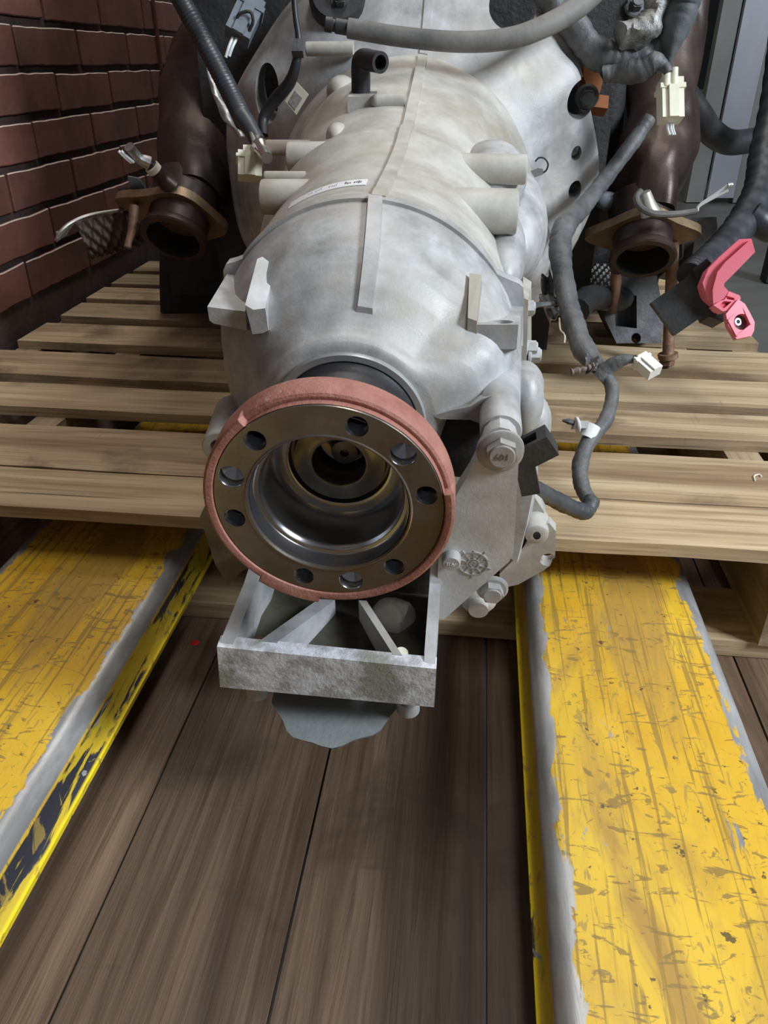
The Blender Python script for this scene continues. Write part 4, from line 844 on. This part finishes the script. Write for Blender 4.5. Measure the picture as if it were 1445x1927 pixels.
back = [(1334, 578), (1322, 545), (1322, 528), (1333, 505), (1352, 485), (1391, 449), (1421, 474), (1384, 512), (1363, 533), (1362, 538), (1371, 548), (1364, 560), (1366, 576), (1358, 586)]
bm = B(); tube(bm, [D(x, y, .905) for x, y in ((1408, 456), (1392, 480), (1366, 506), (1348, 530), (1344, 555), (1352, 572))], [px(.9, 15), px(.9, 19), px(.9, 21), px(.9, 20), px(.9, 18), px(.9, 14)], 4, 6)
bm.free()
bm = B(); slab(bm, [(1391, 450), (1414, 449), (1421, 474), (1384, 512), (1363, 533), (1362, 538), (1371, 548), (1362, 562), (1366, 577), (1355, 583), (1342, 574), (1330, 560), (1322, 532), (1333, 505), (1352, 485)], .905, .016)
lv_ = obj('lever', bm, PNK, bc_, 30, bevel=.002, label='bent pink locking lever')
bm = B(); slab(bm, [(1414, 449), (1421, 474), (1384, 512), (1363, 533), (1362, 538), (1371, 548), (1362, 562), (1342, 572), (1341, 545), (1350, 512), (1366, 492)], .899, .012); obj('lever_web', bm, PNK, lv_, 30, bevel=.0015)
bm = B(); slab(bm, [(1364, 563), (1372, 548), (1392, 556), (1394, 562), (1390, 567), (1372, 584), (1360, 586), (1342, 574), (1352, 568)], .900, .014); hg = obj('hinge_block', bm, PNK, bc_, 30, bevel=.0015)
for pts in ([(1369, 553), (1386, 558), (1386, 563), (1372, 560)], [(1366, 564), (1380, 566), (1366, 578), (1355, 573)]):
    bm = B(); slab(bm, pts, .895, .014); cut(hg, bm, bc_)
sqp = [(1366, 591), (1389, 563), (1402, 572), (1412, 590), (1420, 606), (1419, 622), (1414, 632), (1386, 638), (1370, 612)]
bm = B(); slab(bm, sqp, .897, .008); sc_ = obj('hinged_cap', bm, PNK, bc_, 30, bevel=.001, label='pink hinged cap with a round window')
bm = B(); cc = D(1393, 607, .9); lathe(bm, cc-CF*.02, CF, [(0, px(.9, 15)), (.04, px(.9, 15))], 28); cut(sc_, bm, bc_)
fp = [(1371, 602), (1399, 578), (1414, 611), (1387, 632)]
bm = B()
for i in range(4):
    a, b_ = D(*fp[i], .8955), D(*fp[(i+1) % 4], .8955); d_ = (b_-a).normalized(); s_ = d_.cross(CF)*.0009
    loft(bm, [[a+s_+o, b_+s_+o, b_-s_+o, a-s_+o] for o in (V(), CF*.003)])
obj('cap_rim', bm, PNK, sc_, 30)
bm = B(); lathe(bm, D(1393, 607, .906), -CF, [(-.006, px(.9, 15)), (0, px(.9, 15)), (.001, 0)], 28, cap=(True, False)); obj('cap_liner', bm, mat('smoky_plastic', (.16, .14, .14), (.30, .28, .28), .3, 0, (30, 30, 30), 4), sc_)
bm = B(); lathe(bm, D(1387, 606, .903), -CF+CR*.2, [(-.005, px(.9, 9)), (0, px(.9, 9)), (.002, px(.9, 7)), (.002, px(.9, 4)), (-.002, px(.9, 3))], 20); obj('terminal', bm, BRI, bc_)

hb_ = thing('coolant_hose', 'short black coolant hose curving down behind the right exhaust', 'hose', D(1330, 240, 1.3))
bm = B(); tube(bm, dpath((1262, 150, 1.25), (1290, 180, 1.27), (1315, 215, 1.28), (1340, 250, 1.3), (1375, 268, 1.33), (1430, 262, 1.36)), px(1.28, 21), 16, 8); obj('hose', bm, RUB, hb_)

bm = B(); tube(bm, [Zp(1421, 905, .1415), Zp(1419, 896, .1415), Zp(1428, 893, .1415), Zp(1433, 897, .1415)], px(.68, 1.8), 8, 5)
tag(obj('wire_clip', bm, CRM), 'tiny cream C shaped clip lying on the front pallet board', 'clip')
wl = thing('wire_scrap', 'thin curled black wire with a grey tag on the bell housing', 'wire', Gp(1015, 310, .58))
bm = B(); tube(bm, [Gp(x, y, .555) for x, y in ((1007, 304), (1014, 297), (1024, 298), (1031, 308), (1028, 320), (1020, 326))], .0009, 6, 6); obj('wire', bm, IRN, wl)
bm = B(); gloft(bm, ([(998, 322), (1012, 316), (1022, 318), (1022, 328), (1006, 334)], .553), ([(998, 322), (1012, 316), (1022, 318), (1022, 328), (1006, 334)], .557)); obj('tag', bm, mat('tag_grey', (.22, .20, .20), None, .6), wl)

# ================================================================== WAREHOUSE BEYOND
def ty(c, ro, ri, hw, label):
    t = thing('tyre', label, 'tyre', (c[0], c[1], 0)); c = V(c)
    bm = B(); lathe(bm, c, CR, [(-hw*.8, ri), (-hw, ri+.02), (-hw*1.06, (ro+ri)/2), (-hw*.92, ro-.02), (-hw*.8, ro-.008), (hw*.8, ro-.008), (hw*.92, ro-.02), (hw*1.06, (ro+ri)/2), (hw, ri+.02), (hw*.8, ri)], 64, cap=(False, False)); obj('carcass', bm, TYR, t)
    n = 34; me = None
    for k in range(n):
        for j in (-.5, .5):
            a = 2*math.pi*(k+(.25 if j > 0 else 0))/n; r = V((0, math.cos(a), math.sin(a))); tg = V((0, -math.sin(a), math.cos(a)))
            bm = B(); box(bm, c+r*(ro-.006)+CR*(j*hw*.84), CR*hw*.39, tg*(math.pi*ro/n*.82), r*.009); obj('tread_block', bm, TYR, t)
ty((1.985, 4.55, .335), .335, .20, .115, 'worn black tyre standing upright on the far floor')
pn = thing('metal_cabinet', 'tall grey sheet metal cabinet edge in the far background', 'cabinet', (1.55, 3.4, 0))
def wbox(name, x0, x1, y0, y1, z0, z1, m, par, bev=.004):
    bm = B(); box(bm, ((x0+x1)/2, (y0+y1)/2, (z0+z1)/2), ((x1-x0)/2, 0, 0), (0, (y1-y0)/2, 0), (0, 0, (z1-z0)/2)); return obj(name, bm, m, par, bevel=bev)
wbox('door_panel', 1.335, 1.445, 3.40, 3.42, .02, 2.0, GAL, pn); wbox('side_post', 1.45, 1.52, 3.41, 3.46, 0, 2.0, GAD, pn); wbox('hinge_post', 1.26, 1.33, 3.42, 3.46, 0, 2.0, GAD, pn)
cr = thing('crate', 'black plastic crate standing behind the metal cabinet edge', 'crate', (1.8, 3.9, 0))
wbox('body', 1.60, 1.80, 3.86, 4.16, 0, .56, CRT, cr, .02); wbox('lid', 1.59, 1.81, 3.85, 4.17, .56, .585, CRT, cr)
pt = thing('low_pallet', 'low black plastic pallet far behind the right exhaust', 'pallet', (2.2, 5.3, 0))
wbox('deck', 1.2, 3.2, 5.2, 6.2, .10, .14, CRT, pt)
for x in (1.22, 2.1, 3.05): wbox('foot', x, x+.13, 5.2, 6.2, 0, .10, CRT, pt)
ca = thing('cardboard_box', 'dim grey cardboard box on the low black pallet', 'box', (2.0, 5.4, .14)); wbox('body', 1.75, 2.6, 5.3, 5.9, .14, .34, mat('dim_card', (.15, .15, .14), (.22, .22, .2), .8), ca); wbox('flap', 1.75, 2.6, 5.28, 5.30, .28, .345, MATS['dim_card'], ca)
bm = B(); box(bm, (1.905, 4.40, .505), (.05, 0, 0), (0, .004, 0), (0, 0, .055)); 
pa = tag(obj('paper_tag', bm, mat('dull_paper', (.35, .37, .35), None, .7)), 'pale paper tag stuck to the upright tyre', 'tag')
fo_ = thing('foil_bag', 'crumpled silver foil bag on top of the black crate', 'bag', (1.7, 4.0, .585))
bm = B(); ball(bm, (1.705, 4.0, .735), (.085, 0, 0), (0, .10, 0), (0, 0, .125), 40); jitter(bm, .022, 14); jitter(bm, .010, 40); obj('sheet', bm, FOI, fo_, 25)
bo = thing('marker_post', 'cream and black marker post at the right edge beyond the pallet', 'post', (1.045, 2.1, 0))
wbox('base', 1.02, 1.07, 2.08, 2.12, 0, .13, CRT, bo); wbox('top', 1.022, 1.068, 2.082, 2.118, .13, .23, CRM, bo)
